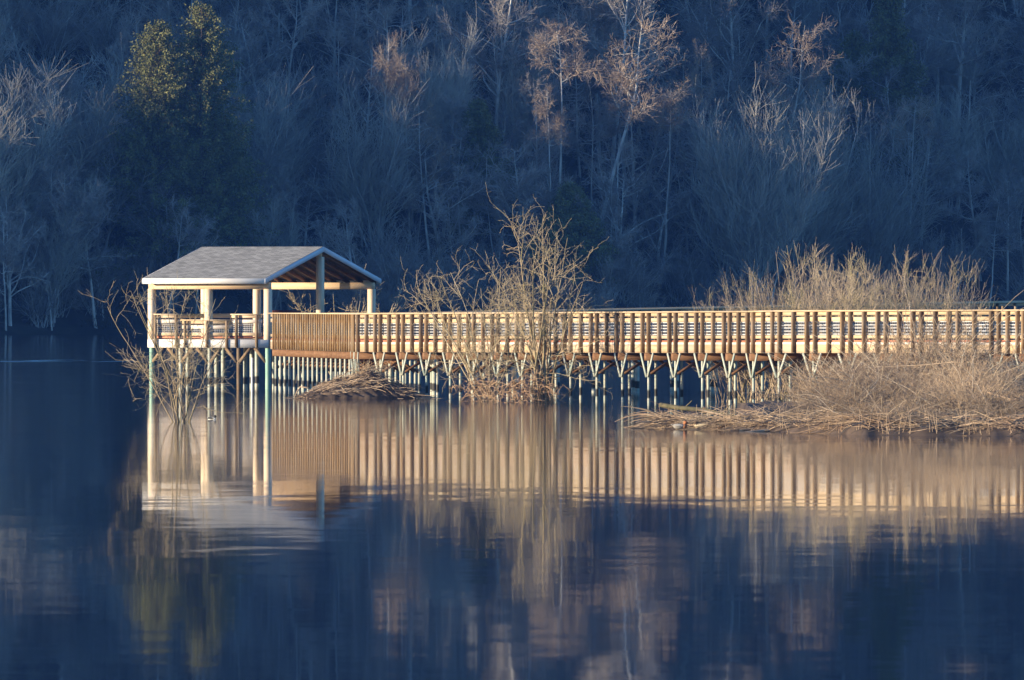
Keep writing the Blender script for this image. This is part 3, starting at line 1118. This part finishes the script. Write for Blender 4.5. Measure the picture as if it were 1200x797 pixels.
put('russet', 443, 35, 21, 'small russet cone-shaped crown catching the sun on a thin trunk', variant=0, wide=0.62)
put('russet', 484, 66, 19.5, 'reddish broken crown on a leaning thin trunk right of the cone-shaped one', variant=1, wide=0.6)
put('russet', 505, 108, 19.5, 'thin white-stemmed alder whose ragged top just catches the sun', variant=2, wide=0.9)
put('russet', 655, 28, 21, 'flat-topped pinkish alder crown left of the tall white trunk', variant=1, wide=0.9, rz=0.4)
put('russet', 694, 12, 23, 'tall white-trunked alder with large sunlit pinkish crown near the top edge', variant=2, wide=1.25)
put('russet', 652, 96, 19, 'small rounded tan crown below the flat-topped alder', variant=0, wide=0.7)
put('russet', 773, 97, 19.5, 'rounded sunlit tan crown above a slanting trunk', variant=1, wide=0.95, rz=2.0)
put('russet', 826, 44, 20, 'slender reddish alder crown left of the forked sunlit one', variant=0, wide=0.5)
put('russet', 893, 16, 22.5, 'sunlit alder with pink crown spreading low to the right', variant=2, wide=1.0, rz=1.0)
put('russet', 1062, 116, 18.6, 'flat brown alder crown right of the row of pale treetops', variant=1, wide=0.9)
put('russet', 735, -25, 22, 'alder at the top edge with brown crown cut by the picture edge', variant=0, wide=1.2)
for px, yt, lb, wd in ((855, 108, 'first pale treetop at the left end of the sunlit row', 0.9), (885, 122, 'short pale treetop second from the left in the sunlit row', 0.8), (925, 116, 'pale upright treetop in the middle of the sunlit row', 0.95),
                       (955, 110, 'tallest brushy pale treetop right of the middle of the sunlit row', 0.9), (1015, 124, 'pale treetop at the right end of the sunlit row', 0.8)):
    put('pale', px, yt, 21.3, lb, wide=wd * 1.15)
put('pale', 104, 68, 20.0, 'broad rounded pale thicket with a sunlit top at the left', wide=1.5, variant=0)
put('pale', 296, 84, 19.6, 'pale bristling treetop right of the conifer pair', wide=1.2, variant=1)
put('pale', 2, 84, 19.6, 'pale treetop cut by the left picture edge', wide=1.2)
put('pale', 437, 96, 17.5, 'pale dense shaded tree below the small russet crown', wide=1.0)
put('pale', 513, 28, 17.5, 'pale shaded tree with fine vertical twigs behind the ragged alder', wide=0.8)
put('spread', 62, 200, 14, 'bare spreading tree with forked pale trunk near the far left shore', variant=0, wide=1.1)
put('spread', 12, 228, 12, 'leaning bare tree at the left edge by the far shore', variant=1, wide=0.9)
put('spread', 196, 232, 10.5, 'slanting bare double-trunked tree behind the pavilion roof', variant=1, wide=0.8, rz=1.2)
put('spread', 122, 292, 6.5, 'small bent bare tree on the far shore left of the pavilion', variant=0, wide=1.0)
put('spread', 745, 110, 15, 'slanting bare tree whose trunk leans right under the rounded crown', variant=1, wide=0.9)

for px, yt, H, lb, v, rz in ((720, -75, 26, 'very tall grey-trunked alder running out of the top edge, right of the white-trunked one', 3, 0.5), (704, -60, 23, 'tall straight alder close beside the very tall grey-trunked one', 1, 2.0),
                             (858, -80, 25, 'tall alder trunk behind the forked sunlit crown at the right', 3, 3.0), 
                             (578, -85, 25, 'tall slim alder in the shaded gap left of the pinkish crowns', 0, 1.0), (1120, -80, 25, 'tall shaded alder near the right side running out of the top edge', 1, 5.0)):
    put('alder', px, yt, H, lb, variant=v, rz=rz, wide=0.85)
FG = 'bare grey trees on the shaded hillside'
FL = 'bare grey tree standing in blue shade on the far wooded slope'
WL = 'bare many-stemmed willow thicket in blue shade on the far slope'
rng = np.random.default_rng(77)
cnt = 0
# jittered rows so the whole slope is covered
for yt in (-150, -95, -50, -10, 30, 70, 110, 150, 190, 230, 265, 295, 320):
    step = 52 if yt < 150 else 60
    for px in np.arange(-190, 1400, step):
        x = px + rng.uniform(-0.48, 0.48) * step
        y = yt + rng.uniform(-24, 24)
        if yt < 40 and rng.random() < 0.12:
            continue
        u = rng.random()
        if y > 250:
            kind, H = 'willow', rng.uniform(4.5, 8)
        elif u < 0.46:
            kind, H = 'alder', rng.uniform(10.5, 15.5)
        elif u < 0.76:
            kind, H = 'spread', rng.uniform(9.0, 13)
        elif u < 0.83:
            kind, H = 'pale', rng.uniform(9, 14.5)
        else:
            kind, H = 'willow', rng.uniform(7, 11)
        top = Zat(y, 985)
        if top - H < 0.6:
            H = max(3.0, top - 0.6)
            kind = 'willow' if H < 9 else kind
        thick = kind in ('willow', 'pale')
        o = put(kind, x, y, H, WL if thick else FL, 'bare willow thickets on the shaded hillside' if thick else FG, wide=rng.uniform(0.85, 1.25))
        cnt += o is not None
print('far trees', cnt)
for k in PROTO:
    for r in PROTO[k]:
        for ch in list(r.children):
            bpy.data.objects.remove(ch)
        bpy.data.objects.remove(r)

# undergrowth: one mass nobody could count
rng = np.random.default_rng(9)
N = 1080
ux = rng.uniform(-72, 86, N)
up_ = rng.random(N) ** 1.1 * 75
uy = Y0 + SKEW * (ux - X0) + up_ - 4
uz = terrain(ux, uy)
keep = uz > 0.1
ux, uy, uz = ux[keep], uy[keep], uz[keep]
N = len(ux)
per = 24
st = np.repeat(np.stack([ux, uy, uz], 1), per, 0) + np.concatenate([rng.normal(0, 0.6, (N * per, 2)), np.zeros((N * per, 1))], 1)
dr = np.concatenate([rng.normal(0, 0.55, (N * per, 2)), np.ones((N * per, 1))], 1)
hh = np.repeat(rng.uniform(0.8, 3.6, N), per) * rng.uniform(0.5, 1.1, N * per)
U = grow(rng, st, dr, hh, 5, up=-0.05, wig=0.22, r0=0.028, r1=0.014)
s, d, rr, t, _ = children(rng, *U, 26000, 0.2, 1.0, 45, 15)
U2 = grow(rng, s, d, rng.uniform(0.3, 1.1, 26000), 3, up=0.0, wig=0.25, r0=0.015, r1=0.01)
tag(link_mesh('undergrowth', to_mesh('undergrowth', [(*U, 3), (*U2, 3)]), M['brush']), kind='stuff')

# ------------------------------------------------------------------ trees standing in the water
def water_tree(name, loc, stems, seed, label, tm, nb1, nb2, nb3, r=0.045, lim=0.5, up=0.025, wig=0.17, tw=0.007):
    """stems: list of (dx, dy, length) end offsets from the foot"""
    rng = np.random.default_rng(seed)
    n = len(stems)
    st = np.zeros((n, 3)); st[:, :2] = rng.normal(0, 0.13, (n, 2)); st[:, 0] += [0.25 * a for a, _, _ in stems]; st[:, 2] = -0.3
    dr = np.array([[a, b, 1.0] for a, b, _ in stems])
    ln = np.array([c for _, _, c in stems])
    ld = np.array([abs(a) for a, _, _ in stems])
    T = grow(rng, st, dr, ln, 14, up=0.015 + 0.13 * np.exp(-(ld / 0.08) ** 2), wig=wig * 0.42, r0=r * np.clip(ln / 4.0, 0.5, 1.3), r1=0.009)
    s, d, rr, t, ix = children(rng, *T, nb1, 0.2, 0.97, 54, 16)
    L1 = grow(rng, s, d, ln[ix] * lim * (1.2 - 0.85 * t) * rng.uniform(0.5, 1.2, nb1), 8, up=up, wig=wig, r0=np.minimum(rr * 0.5, 0.012), r1=tw * 1.1)
    s, d, rr, t, ix = children(rng, *L1, nb2, 0.15, 1.0, 46, 15)
    L2 = grow(rng, s, d, rng.uniform(0.25, 1.05, nb2), 6, up=up * 0.4, wig=wig * 1.5, r0=np.minimum(rr * 0.7, 0.008), r1=tw)
    s, d, rr, t, ix = children(rng, *L2, nb3, 0.2, 1.0, 45, 15)
    L3 = grow(rng, s, d, rng.uniform(0.08, 0.32, nb3), 3, up=0.0, wig=wig * 1.5, r0=tw, r1=tw * 0.6)
    o = thing(name, loc, label, 'tree')
    link_mesh('trunk', to_mesh('trunk', [(*T, 7)]), tm, o)
    link_mesh('crown', to_mesh('crown', [(*L1, 4), (*L2, 3), (*L3, 3)]), M['twig'], o)
    return o


rng = np.random.default_rng(3)
water_tree('flooded_tree', (*P(212, 300), 0),
           [(-0.36, 0.1, 4.2), (-0.28, -0.2, 4.2), (-0.2, 0.1, 4.1), (-0.12, -0.1, 3.4), (0.02, 0.2, 4.2), (0.1, -0.1, 3.2), (0.2, 0.1, 4.0), (0.30, -0.2, 3.2), (0.42, 0.1, 3.2), (0.05, 0, 2.4), (-0.05, 0.1, 2.6), (0.6, 0.0, 2.6), (-0.26, 0, 4.2), (-0.16, 0.2, 3.9)],
           71, 'bare multi-stemmed tree standing in the water in front of the pavilion', M['stem_moss'], 75, 330, 560, r=0.020, lim=0.36, wig=0.17, tw=0.004)
water_tree('flooded_tree', (*P(577, 358), 0),
           [(-0.5, 0, 4.9), (-0.40, 0.1, 5.0), (-0.26, 0, 4.9), (-0.12, 0.1, 4.9), (0.0, 0, 4.4), (0.08, 0.1, 4.2), (0.16, 0, 3.8), (-0.62, 0.2, 4.6), (0.24, 0.1, 3.6), (-0.15, 0, 4.0), (-0.34, -0.1, 4.6)],
           172, 'broad bare tree in front of the boardwalk railing, left of the taller mossy one', M['stem'], 84, 520, 900, r=0.028, tw=0.0048)
water_tree('flooded_tree', (*P(634, 354), 0),
           [(0.0, 0, 7.0), (0.03, 0.1, 6.3), (-0.06, 0.05, 6.0), (0.07, -0.05, 5.9), (-0.12, 0, 5.6), (0.14, 0, 5.4), (-0.2, 0.1, 4.6), (0.26, 0, 5.0), (0.02, -0.1, 4.8), (0.1, 0.1, 4.0), (-0.04, 0, 5.2), (0.34, 0.1, 4.0)],
           175, 'tallest bare tree with mossy trunks rising above the boardwalk railing', M['stem_moss'], 100, 560, 900, r=0.038, tw=0.0048)
# bare tree behind the pavilion's right bay
water_tree('flooded_tree', (*P(408, 412), 0), [(-0.7, 0, 4.6), (-0.45, 0, 4.4), (-0.2, 0, 4.2), (0.1, 0, 4.4), (0.35, 0, 4.2), (0.6, 0, 4.6), (0.9, 0, 4.4)],
           74, 'low bare tree behind the right bay of the pavilion', M['stem'], 60, 260, 500)


def sticks(rng, n, centre, sx, sy, hfun, length, r, flat=0.25, wig=0.10, K=5):
    x = rng.normal(0, sx, n) if sx > 0 else np.zeros(n)
    y = rng.normal(0, sy, n)
    z = hfun(x, y) * rng.uniform(0.1, 1.0, n)
    st = np.stack([centre[0] + x, centre[1] + y, z], 1)
    a = rng.uniform(0, 2 * math.pi, n)
    dr = np.stack([np.cos(a), 0.5 * np.sin(a), rng.normal(0, flat, n)], 1)
    ln = rng.uniform(*length, n)
    st -= norm(dr) * (ln / 2)[:, None]
    pl, rd = grow(rng, st, dr, ln, K, up=-0.03, wig=wig, r0=r, r1=r * 0.5)
    pl[:, :, 2] = np.maximum(pl[:, :, 2], 0.01)
    return pl, rd


def straw_tuft(loc, seed, label, sx, h, n=260):
    rng = np.random.default_rng(seed)
    st = np.zeros((n, 3)); st[:, 0] = rng.normal(0, sx, n); st[:, 1] = rng.normal(0, 0.25, n); st[:, 2] = rng.uniform(0, h * 0.8, n)
    dr = np.concatenate([rng.normal(0, 1.0, (n, 2)), rng.normal(0.3, 0.7, (n, 1))], 1)
    A = grow(rng, st, dr, rng.uniform(0.25, 0.9, n), 6, up=-0.18, wig=0.2, r0=0.010, r1=0.005)
    A[0][:, :, 2] = np.maximum(A[0][:, :, 2], 0.0)
    o = link_mesh('dry_brush', to_mesh('dry_brush', [(*A, 3)]), M['rust_straw'])
    o.location = loc
    return tag(o, label, 'brush')


straw_tuft((*P(563, 357.4), 0), 81, 'rust-brown drift of dry straw caught round the foot of the broad bare tree', 0.40, 0.9, 150)
straw_tuft((*P(617, 353.6), 0), 82, 'rust-brown tangle of straw hanging at the foot of the tallest bare tree', 0.55, 0.95, 260)

# brush mound in front of the first bents
rng = np.random.default_rng(21)
cx, cy = P(428, 368.5)


def mound(x, y):
    return 1.02 * np.exp(-(x / 0.95) ** 2 - (y / 0.9) ** 2) * (1 + 0.12 * np.sin(x * 5)) + 0.42 * np.exp(-((x + 1.4) / 0.7) ** 2 - (y / 0.8) ** 2) + 0.34 * np.exp(-((x - 1.3) / 0.6) ** 2 - (y / 0.8) ** 2)


bp = thing('brush_pile', (cx, cy, 0), 'low mound of dry tangled sticks in the water at the foot of the boardwalk', 'brush pile')
me = grid_mesh('core', np.linspace(-3.0, 3.0, 70), np.linspace(-2.4, 2.4, 56), lambda x, y: np.where(mound(x, y) < 0.05, -0.15, mound(x, y) * 0.85 + 0.03 + 0.04 * np.sin(x * 17 + y * 9)))
link_mesh('core', me, M['mud'], bp)
x = rng.uniform(-2.1, 2.0, 1500); y = rng.uniform(-1.0, 0.9, 1500)
z = mound(x, y) * rng.uniform(0.55, 1.05, 1500)
a = rng.normal(0, 0.5, 1500) + np.where(rng.random(1500) < 0.5, 0, math.pi)
slope = (mound(x + 0.1, y) - mound(x - 0.1, y)) / 0.2
dr = np.stack([np.cos(a), 0.6 * np.sin(a), slope * np.cos(a) + rng.normal(0, 0.16, 1500)], 1)
A = grow(rng, np.stack([x, y, z], 1), dr, rng.uniform(0.25, 1.1, 1500), 6, up=-0.06, wig=0.12, r0=0.014, r1=0.006)
A[0][:, :, 2] = np.maximum(A[0][:, :, 2], 0.0)
link_mesh('sticks', to_mesh('sticks', [(*A, 3)]), M['straw'], bp)
n = 46
st = np.stack([rng.uniform(-0.6, 0.8, n), rng.uniform(-0.3, 0.3, n), np.full(n, 0.75)], 1)
A = grow(rng, st, np.concatenate([rng.normal(0, 0.5, (n, 2)), np.ones((n, 1))], 1), rng.uniform(0.3, 0.75, n), 5, up=0.0, wig=0.12, r0=0.009, r1=0.004)
link_mesh('upright_twigs', to_mesh('upright_twigs', [(*A, 3)]), M['willow'], bp)
lp = P(345, 371)
A = (np.array([[(lp[0], lp[1], 0.0), (lp[0] + 0.12, lp[1], 0.25), (lp[0] + 0.2, lp[1], 0.38), (lp[0] + 0.42, lp[1], 0.36), (lp[0] + 0.5, lp[1], 0.30)]]), np.array([[0.03, 0.028, 0.025, 0.022, 0.016]]))
o = link_mesh('bent_branch', to_mesh('bent_branch', [(*A, 6)]), M['log']); tag(o, 'pale crooked branch poking from the water left of the stick mound', 'branch')

# ------------------------------------------------------------------ marsh bank at the right
bank = lambda x, y: np.clip(0.30 - 0.35 * np.clip((y_shore(x) - y) / 1.2, -0.4, 3) + 0.07 * np.sin(x * 3.1 + y) + 0.05 * np.sin(x * 7.3), -0.4, 0.5)


def y_shore(x):
    px = 600 + x * F / 280
    # front edge of the bank: far at its left tip, near to the right
    return np.interp(px, [700, 740, 800, 905, 1000, 1200, 1600], [300, 289, 284.5, 279, 272, 269, 266])


def bankz(x, y):
    tip = np.clip((x - 3.15) / 0.8, 0, 1)
    back = np.clip((333 - 10 * np.clip((x - 9) / 6, 0, 1) - y) / 8, 0, 1) * np.where(x < 7.0, np.clip((296 - y) / 4, 0, 1), 1)
    f = np.clip((y - y_shore(x)) / 1.6, -0.5, 1)
    return (0.02 + (0.28 - 0.12 * np.clip((6.8 - x) / 1.0, 0, 1)) * f + 0.04 * np.sin(x * 3.1 + 1.5 * np.sin(y * 0.43)) + 0.03 * np.sin(x * 7.3 - 2 * np.sin(y * 0.71 + x))) * tip * back - 0.25 * (1 - tip * back) - 0.12 * (f < 0) * 1.0


o = link_mesh('mud_bank', grid_mesh('mud_bank', np.linspace(2.8, 30, 220), np.linspace(264, 336, 160), bankz), M['mud'])
tag(o, kind='structure')


def tangle_arrays(seed, H=2.2, n=230, W=1.1):
    rng = np.random.default_rng(seed)
    st = np.zeros((n, 3)); st[:, 0] = rng.normal(0, W * 0.5, n); st[:, 1] = rng.normal(0, W * 0.5, n)
    dr = np.concatenate([rng.normal(0, 0.45, (n, 2)), np.ones((n, 1))], 1)
    T = grow(rng, st, dr, H * rng.uniform(0.5, 1.25, n), 9, up=-0.055, wig=0.12, r0=0.013, r1=0.006)
    T[0][:, :, 2] = np.maximum(T[0][:, :, 2], 0.02)
    nb_ = 620
    s, d, rr, t, _ = children(rng, *T, nb_, 0.25, 1.0, 45, 18)
    L1 = grow(rng, s, d, H * 0.27 * rng.uniform(0.4, 1.5, nb_), 6, up=-0.05, wig=0.2, r0=0.008, r1=0.005)
    s, d, rr, t, _ = children(rng, *L1, 700, 0.1, 1.0, 45, 18)
    L2 = grow(rng, s, d, H * 0.09 * rng.uniform(0.4, 1.4, 700), 4, up=-0.04, wig=0.25, r0=0.005, r1=0.004)
    nc = 16
    st = np.zeros((nc, 3)); st[:, :2] = rng.normal(0, W * 0.5, (nc, 2))
    C_ = grow(rng, st, np.concatenate([rng.normal(0, 0.35, (nc, 2)), np.ones((nc, 1))], 1), H * rng.uniform(0.9, 1.7, nc), 12, up=-0.085, wig=0.06, r0=0.018, r1=0.008)
    C_[0][:, :, 2] = np.maximum(C_[0][:, :, 2], 0.02)
    return [(*T, 3)], [(*L1, 3), (*L2, 3)], [(*C_, 4)]


def bush_proto(seed, **k):
    a, b, c = tangle_arrays(seed, **k)
    r = thing('marsh_shrub', (0, 0, 0), 'x', 'shrub')
    link_mesh('stems', to_mesh('stems', a), M['tangle'], r)
    link_mesh('twigs', to_mesh('twigs', b), M['tangle'], r)
    link_mesh('canes', to_mesh('canes', c), M['cane'], r)
    return r


TP = [bush_proto(s, H=h, n=n, W=w_) for s, h, n, w_ in ((91, 2.4, 180, 1.1), (92, 2.0, 220, 1.4), (93, 2.7, 170, 1.0))]
rng = np.random.default_rng(17)
TG, TLb = 'tangled dry shrubs on the marsh bank', 'tangled leafless grey-brown shrub in the thicket on the marsh bank'
spots = []
for Yb, pxs, yt in ((318, np.arange(990, 1440, 42), 414), (306, np.arange(975, 1440, 44), 418), (296, np.arange(970, 1440, 40), 424), (287, np.arange(968, 1440, 42), 436), (280, np.arange(966, 1440, 46), 452), (275.5, np.arange(1010, 1440, 50), 474)):
    for px in pxs:
        x_ = px + rng.uniform(-14, 14); y_ = Yb + rng.uniform(-2.5, 2.5)
        top = yt + rng.uniform(-8, 16) + (2 if x_ < 960 else 0) - (26 if 1055 < x_ < 1105 and Yb > 300 else 0)
        spots.append((x_, y_, top))
for i, (px, Yb, top) in enumerate(spots):
    X, Yy = P(px, Yb)
    z = max(0.02, float(bankz(X, Yy)))
    H = Zat(top, Yy) - z
    copy_tree(TP[i % 3], (X, Yy, z - 0.03), rng.random() * 6.28, (max(H / 2.3, 0.7), max(H / 2.3, 0.7), H / 2.5), TLb, TG)
for r in TP:
    for ch in list(r.children):
        bpy.data.objects.remove(ch)
    bpy.data.objects.remove(r)

# willows behind the boardwalk on the right
WP = []
for s in (101, 102, 103):
    a, b = shrub_arrays(s, 5.0, 60, 0.30, 0.022, 520, 1500, up=0.015, rmin=0.0055, wig=0.08, base=0.55)
    r = thing('willow_shrub', (0, 0, 0), 'x', 'shrub')
    link_mesh('stems', to_mesh('stems', a), M['willow'], r)
    link_mesh('twigs', to_mesh('twigs', b), M['willow'], r)
    WP.append(r)
wl = [(868, 330, 'low outermost willow bush at the left end of the thicket behind the railing'), (905, 318, 'willow bush second from the left end of the thicket behind the railing'), (938, 302, 'willow bush left of the tallest one behind the railing'), (962, 292, 'tallest russet willow bush behind the boardwalk railing'),
      (990, 306, 'dense short willow bush just right of the tallest one'), (1022, 312, 'willow bush in the middle of the thicket with one forked stem'), (1048, 300, 'grey willow bush with raised forked tips, right half of the thicket'), (1078, 304, 'willow bush with long upright shoots near the right end of the thicket'), (1106, 322, 'outermost willow bush at the right end of the thicket')]
rng = np.random.default_rng(19)
for i, (px, yt, lb) in enumerate(wl):
    Yb = 356 + rng.uniform(-4, 6)
    X, Yy = P(px, Yb)
    H = Zat(yt, Yy)
    s = H / 4.9
    copy_tree(WP[i % 3], (X, Yy, -0.05), rng.random() * 6.28, (s * 0.85, s * 0.85, s), lb, 'willow bushes behind the boardwalk')
for r in WP:
    for ch in list(r.children):
        bpy.data.objects.remove(ch)
    bpy.data.objects.remove(r)

# drift of reeds, sticks and litter along the bank's edge
rng = np.random.default_rng(23)
n = 2600
px = np.concatenate([rng.uniform(765, 905, 700), rng.uniform(895, 1440, 1900)])
Xs = (px - 600) * 280 / F
Ys = y_shore(Xs) + rng.exponential(1.7, n) * np.where(px < 900, 0.45, 1.0) + 0.5
zs = np.maximum(bankz(Xs, Ys), 0.0) + rng.uniform(0.0, 0.16, n)
a = rng.normal(0, 0.45, n) + np.where(rng.random(n) < 0.5, 0, math.pi)
A = grow(rng, np.stack([Xs, Ys, zs], 1), np.stack([np.cos(a), np.sin(a), rng.normal(0.05, 0.2, n)], 1), rng.uniform(0.2, 1.1, n), 5, up=-0.05, wig=0.10, r0=rng.uniform(0.006, 0.018, n), r1=0.005)
A[0][:, :, 2] = np.maximum(A[0][:, :, 2], 0.01)
n2_ = 240
px = rng.uniform(770, 1290, n2_); Xs = (px - 600) * 280 / F; Ys = y_shore(Xs) + rng.exponential(1.2, n2_) + 0.2
B = grow(rng, np.stack([Xs, Ys, np.full(n2_, 0.0)], 1), np.concatenate([rng.normal(0, 0.22, (n2_, 2)), np.ones((n2_, 1))], 1), rng.uniform(0.15, 0.75, n2_), 4, up=0.0, wig=0.06, r0=0.011, r1=0.007)
tag(link_mesh('reed_litter', to_mesh('reed_litter', [(*A, 3), (*B, 3)]), M['straw']), kind='stuff')

# bent reed stalks fanned over the water at the tip of the bank
rng = np.random.default_rng(29)
n = 34
x0 = np.array([P(px, 287)[0] for px in rng.uniform(775, 812, n)])
st = np.stack([x0, 287 + rng.uniform(-1.5, 2.0, n), rng.uniform(0.05, 0.3, n)], 1)
dr = np.stack([-np.ones(n), rng.normal(0, 0.2, n), rng.uniform(0.1, 0.75, n)], 1)
A = grow(rng, st, dr, rng.uniform(0.7, 1.5, n), 9, up=-0.085, wig=0.03, r0=0.016, r1=0.008)
A[0][:, :, 2] = np.maximum(A[0][:, :, 2], 0.01)
o = link_mesh('fallen_reeds', to_mesh('fallen_reeds', [(*A, 5)]), M['straw']); tag(o, 'fan of pale bent reed stalks drooping over the water at the bank tip', 'reeds')


def log_thing(name, pts, r0, r1, mat, label, seed=0, knots_=3):
    rng = np.random.default_rng(seed)
    pts = np.array(pts, float)
    K = len(pts)
    pl = pts[None]
    rd = np.linspace(r0, r1, K)[None]
    parts = [(pl, rd, 8)]
    s, d, rr, t, _ = children(rng, pl, rd, knots_, 0.2, 0.9, 55, 10)
    S_ = grow(rng, s, d, rng.uniform(0.12, 0.4, knots_), 4, up=0.02, wig=0.1, r0=r1 * 0.6, r1=r1 * 0.25)
    parts.append((*S_, 5))
    o = link_mesh(name, to_mesh(name, parts), mat)
    return tag(o, label, 'log')


def P3(px, py, Y):
    q = P(px, Y)
    return (q[0], q[1], Zat(py, Y))


log_thing('driftwood_log', [P3(866, 505, 280.5), P3(882, 503, 280.6), P3(898, 498.5, 280.8), P3(912, 492.5, 281.0)], 0.05, 0.03, M['log'], 'pale driftwood branch slanting up out of the water at the bank edge', 1)
log_thing('driftwood_log', [P3(868, 508.5, 279), P3(890, 505.5, 279.2), P3(916, 503, 279.5)], 0.05, 0.035, M['log'], 'pale driftwood branch lying flat under the slanting one', 2)
log_thing('driftwood_log', [P3(774, 474.5, 289), P3(795, 478, 288.5), P3(825, 480.5, 288), P3(850, 486, 287.6), P3(874, 492, 287)], 0.07, 0.05, M['dark_log'], 'dark mossy log propped across the reeds in front of the piles', 3, 5)
log_thing('driftwood_log', [P3(818, 480, 285), P3(836, 484, 285), P3(856, 489, 284.6), P3(880, 494, 284)], 0.03, 0.02, M['log'], 'thin pale branch lying across the dark mossy log', 4)
log_thing('driftwood_log', [P3(1158, 460, 283), P3(1172, 464, 282.6), P3(1184, 468, 282.4), P3(1215, 467, 282.2)], 0.025, 0.015, M['straw'], 'orange-brown bent branch sticking out of the thicket at the right edge', 5, 2)
log_thing('driftwood_log', [P3(1130, 499, 271.5), P3(1142, 495.5, 271.2), P3(1158, 496.5, 271), P3(1176, 503, 270.6)], 0.035, 0.02, M['log'], 'pale arched branch at the waterline near the right end of the bank', 6, 2)
log_thing('driftwood_log', [P3(1012, 431, 300), P3(1080, 428, 300), P3(1120, 424, 299)], 0.016, 0.01, M['log'], 'thin bare branch lying level through the middle of the thicket', 7, 3)

# ------------------------------------------------------------------ ducks
def blob(mb, c, r, rot=0.0, n=14, k=9, taper=0.0):
    V, Q = [], []
    for i in range(k + 1):
        th = math.pi * i / k
        for j in range(n):
            ph = 2 * math.pi * j / n
            x, y, z = -math.cos(th), math.sin(th) * math.cos(ph), math.sin(th) * math.sin(ph)
            s = 1 - taper * (-x) * 0.5
            V.append((x * r[0], y * r[1] * s, z * r[2] * s + 0.25 * r[2] * max(0, -x - 0.4)))
    for i in range(k):
        for j in range(n):
            a = i * n + j; b = i * n + (j + 1) % n
            Q.append((a, b, b + n, a + n))
    V = np.array(V)
    ca, sa = math.cos(rot), math.sin(rot)
    V = np.stack([V[:, 0] * ca - V[:, 2] * sa, V[:, 1], V[:, 0] * sa + V[:, 2] * ca], 1)
    mb.add(V + np.array(c), Q)


def duck(loc, rz, sc, label, body_c, head_c, wing_c, bill_c, breast_c=None):
    o = thing('duck', loc, label, 'duck', rz=rz)
    o.scale = (sc, sc, sc)
    m = MB()
    blob(m, (0, 0, 0.075), (0.22, 0.095, 0.085), 0.06, taper=-0.35)
    blob(m, (0.15, 0, 0.12), (0.05, 0.045, 0.08), -0.35)
    blob(m, (0.175, 0, 0.195), (0.066, 0.05, 0.052), -0.1)
    blob(m, (-0.22, 0, 0.11), (0.08, 0.045, 0.02), -0.35)
    m.build('body', plain('duck_body', body_c), o, smooth=True)
    m = MB(); blob(m, (0.177, 0, 0.20), (0.072, 0.054, 0.055), -0.1); blob(m, (0.155, 0, 0.155), (0.055, 0.05, 0.06), -0.3); m.build('head', plain('duck_head', head_c), o, smooth=True)
    m = MB(); blob(m, (0.255, 0, 0.185), (0.038, 0.020, 0.010), -0.12); m.build('bill', plain('duck_bill', bill_c), o, smooth=True)
    for s in (-1, 1):
        m = MB(); blob(m, (-0.04, s * 0.075, 0.105), (0.17, 0.03, 0.055), -0.05); m.build('wing', plain('duck_wing', wing_c), o, smooth=True)
        m = MB(); blob(m, (0.205, s * 0.047, 0.212), (0.009, 0.006, 0.009)); m.build('eye', plain('duck_eye', (0.01, 0.01, 0.01)), o, smooth=True)
    if breast_c:
        m = MB(); blob(m, (0.14, 0, 0.085), (0.085, 0.088, 0.082), 0.3); m.build('breast', plain('duck_breast', breast_c), o, smooth=True)
    return o


x, y = P(797, 283.3); duck((x, y, 0.02), R(-8), 0.85, 'grey-white duck with a rusty head resting at the edge of the reed bank', (0.34, 0.31, 0.27), (0.45, 0.17, 0.06), (0.42, 0.40, 0.36), (0.2, 0.2, 0.2), (0.45, 0.2, 0.09))
x, y = P(822, 283.6); duck((x, y, 0.02), R(170), 0.9, 'pale brownish duck sitting among sticks between the rusty-headed and the dark one', (0.42, 0.34, 0.22), (0.16, 0.11, 0.07), (0.5, 0.42, 0.28), (0.15, 0.12, 0.08))
x, y = P(849, 282.6); duck((x, y, 0.02), R(15), 1.0, 'dark brown duck sitting on the reed bank left of the slanting driftwood', (0.13, 0.08, 0.05), (0.20, 0.09, 0.04), (0.10, 0.07, 0.05), (0.1, 0.1, 0.1))
x, y = P(248.5, 306); duck((x, y, -0.03), R(-35), 0.62, 'small black and white duck swimming beside the tree in the water', (0.70, 0.70, 0.68), (0.015, 0.02, 0.02), (0.03, 0.03, 0.03), (0.12, 0.12, 0.13))

# ------------------------------------------------------------------ air
if HAZE:
    hm = bpy.data.materials.new('haze')
    hm.use_nodes = True
    nt = hm.node_tree
    nt.nodes.remove(nt.nodes['Principled BSDF'])
    pvn = nt.nodes.new('ShaderNodeVolumePrincipled')
    pvn.inputs['Color'].default_value = (0.09, 0.30, 1.0, 1)
    pvn.inputs['Density'].default_value = HAZE_DENSITY
    pvn.inputs['Anisotropy'].default_value = 0.0
    nt.links.new(pvn.outputs[0], nt.nodes['Material Output'].inputs['Volume'])
    m = MB()
    m.hexa([(-4100, -700, -3), (4100, -700, -3), (4100, 4300, -3), (-4100, 4300, -3), (-4100, -700, 175), (4100, -700, 175), (4100, 4300, 175), (-4100, 4300, 175)])
    tag(m.build('haze', hm), kind='stuff')
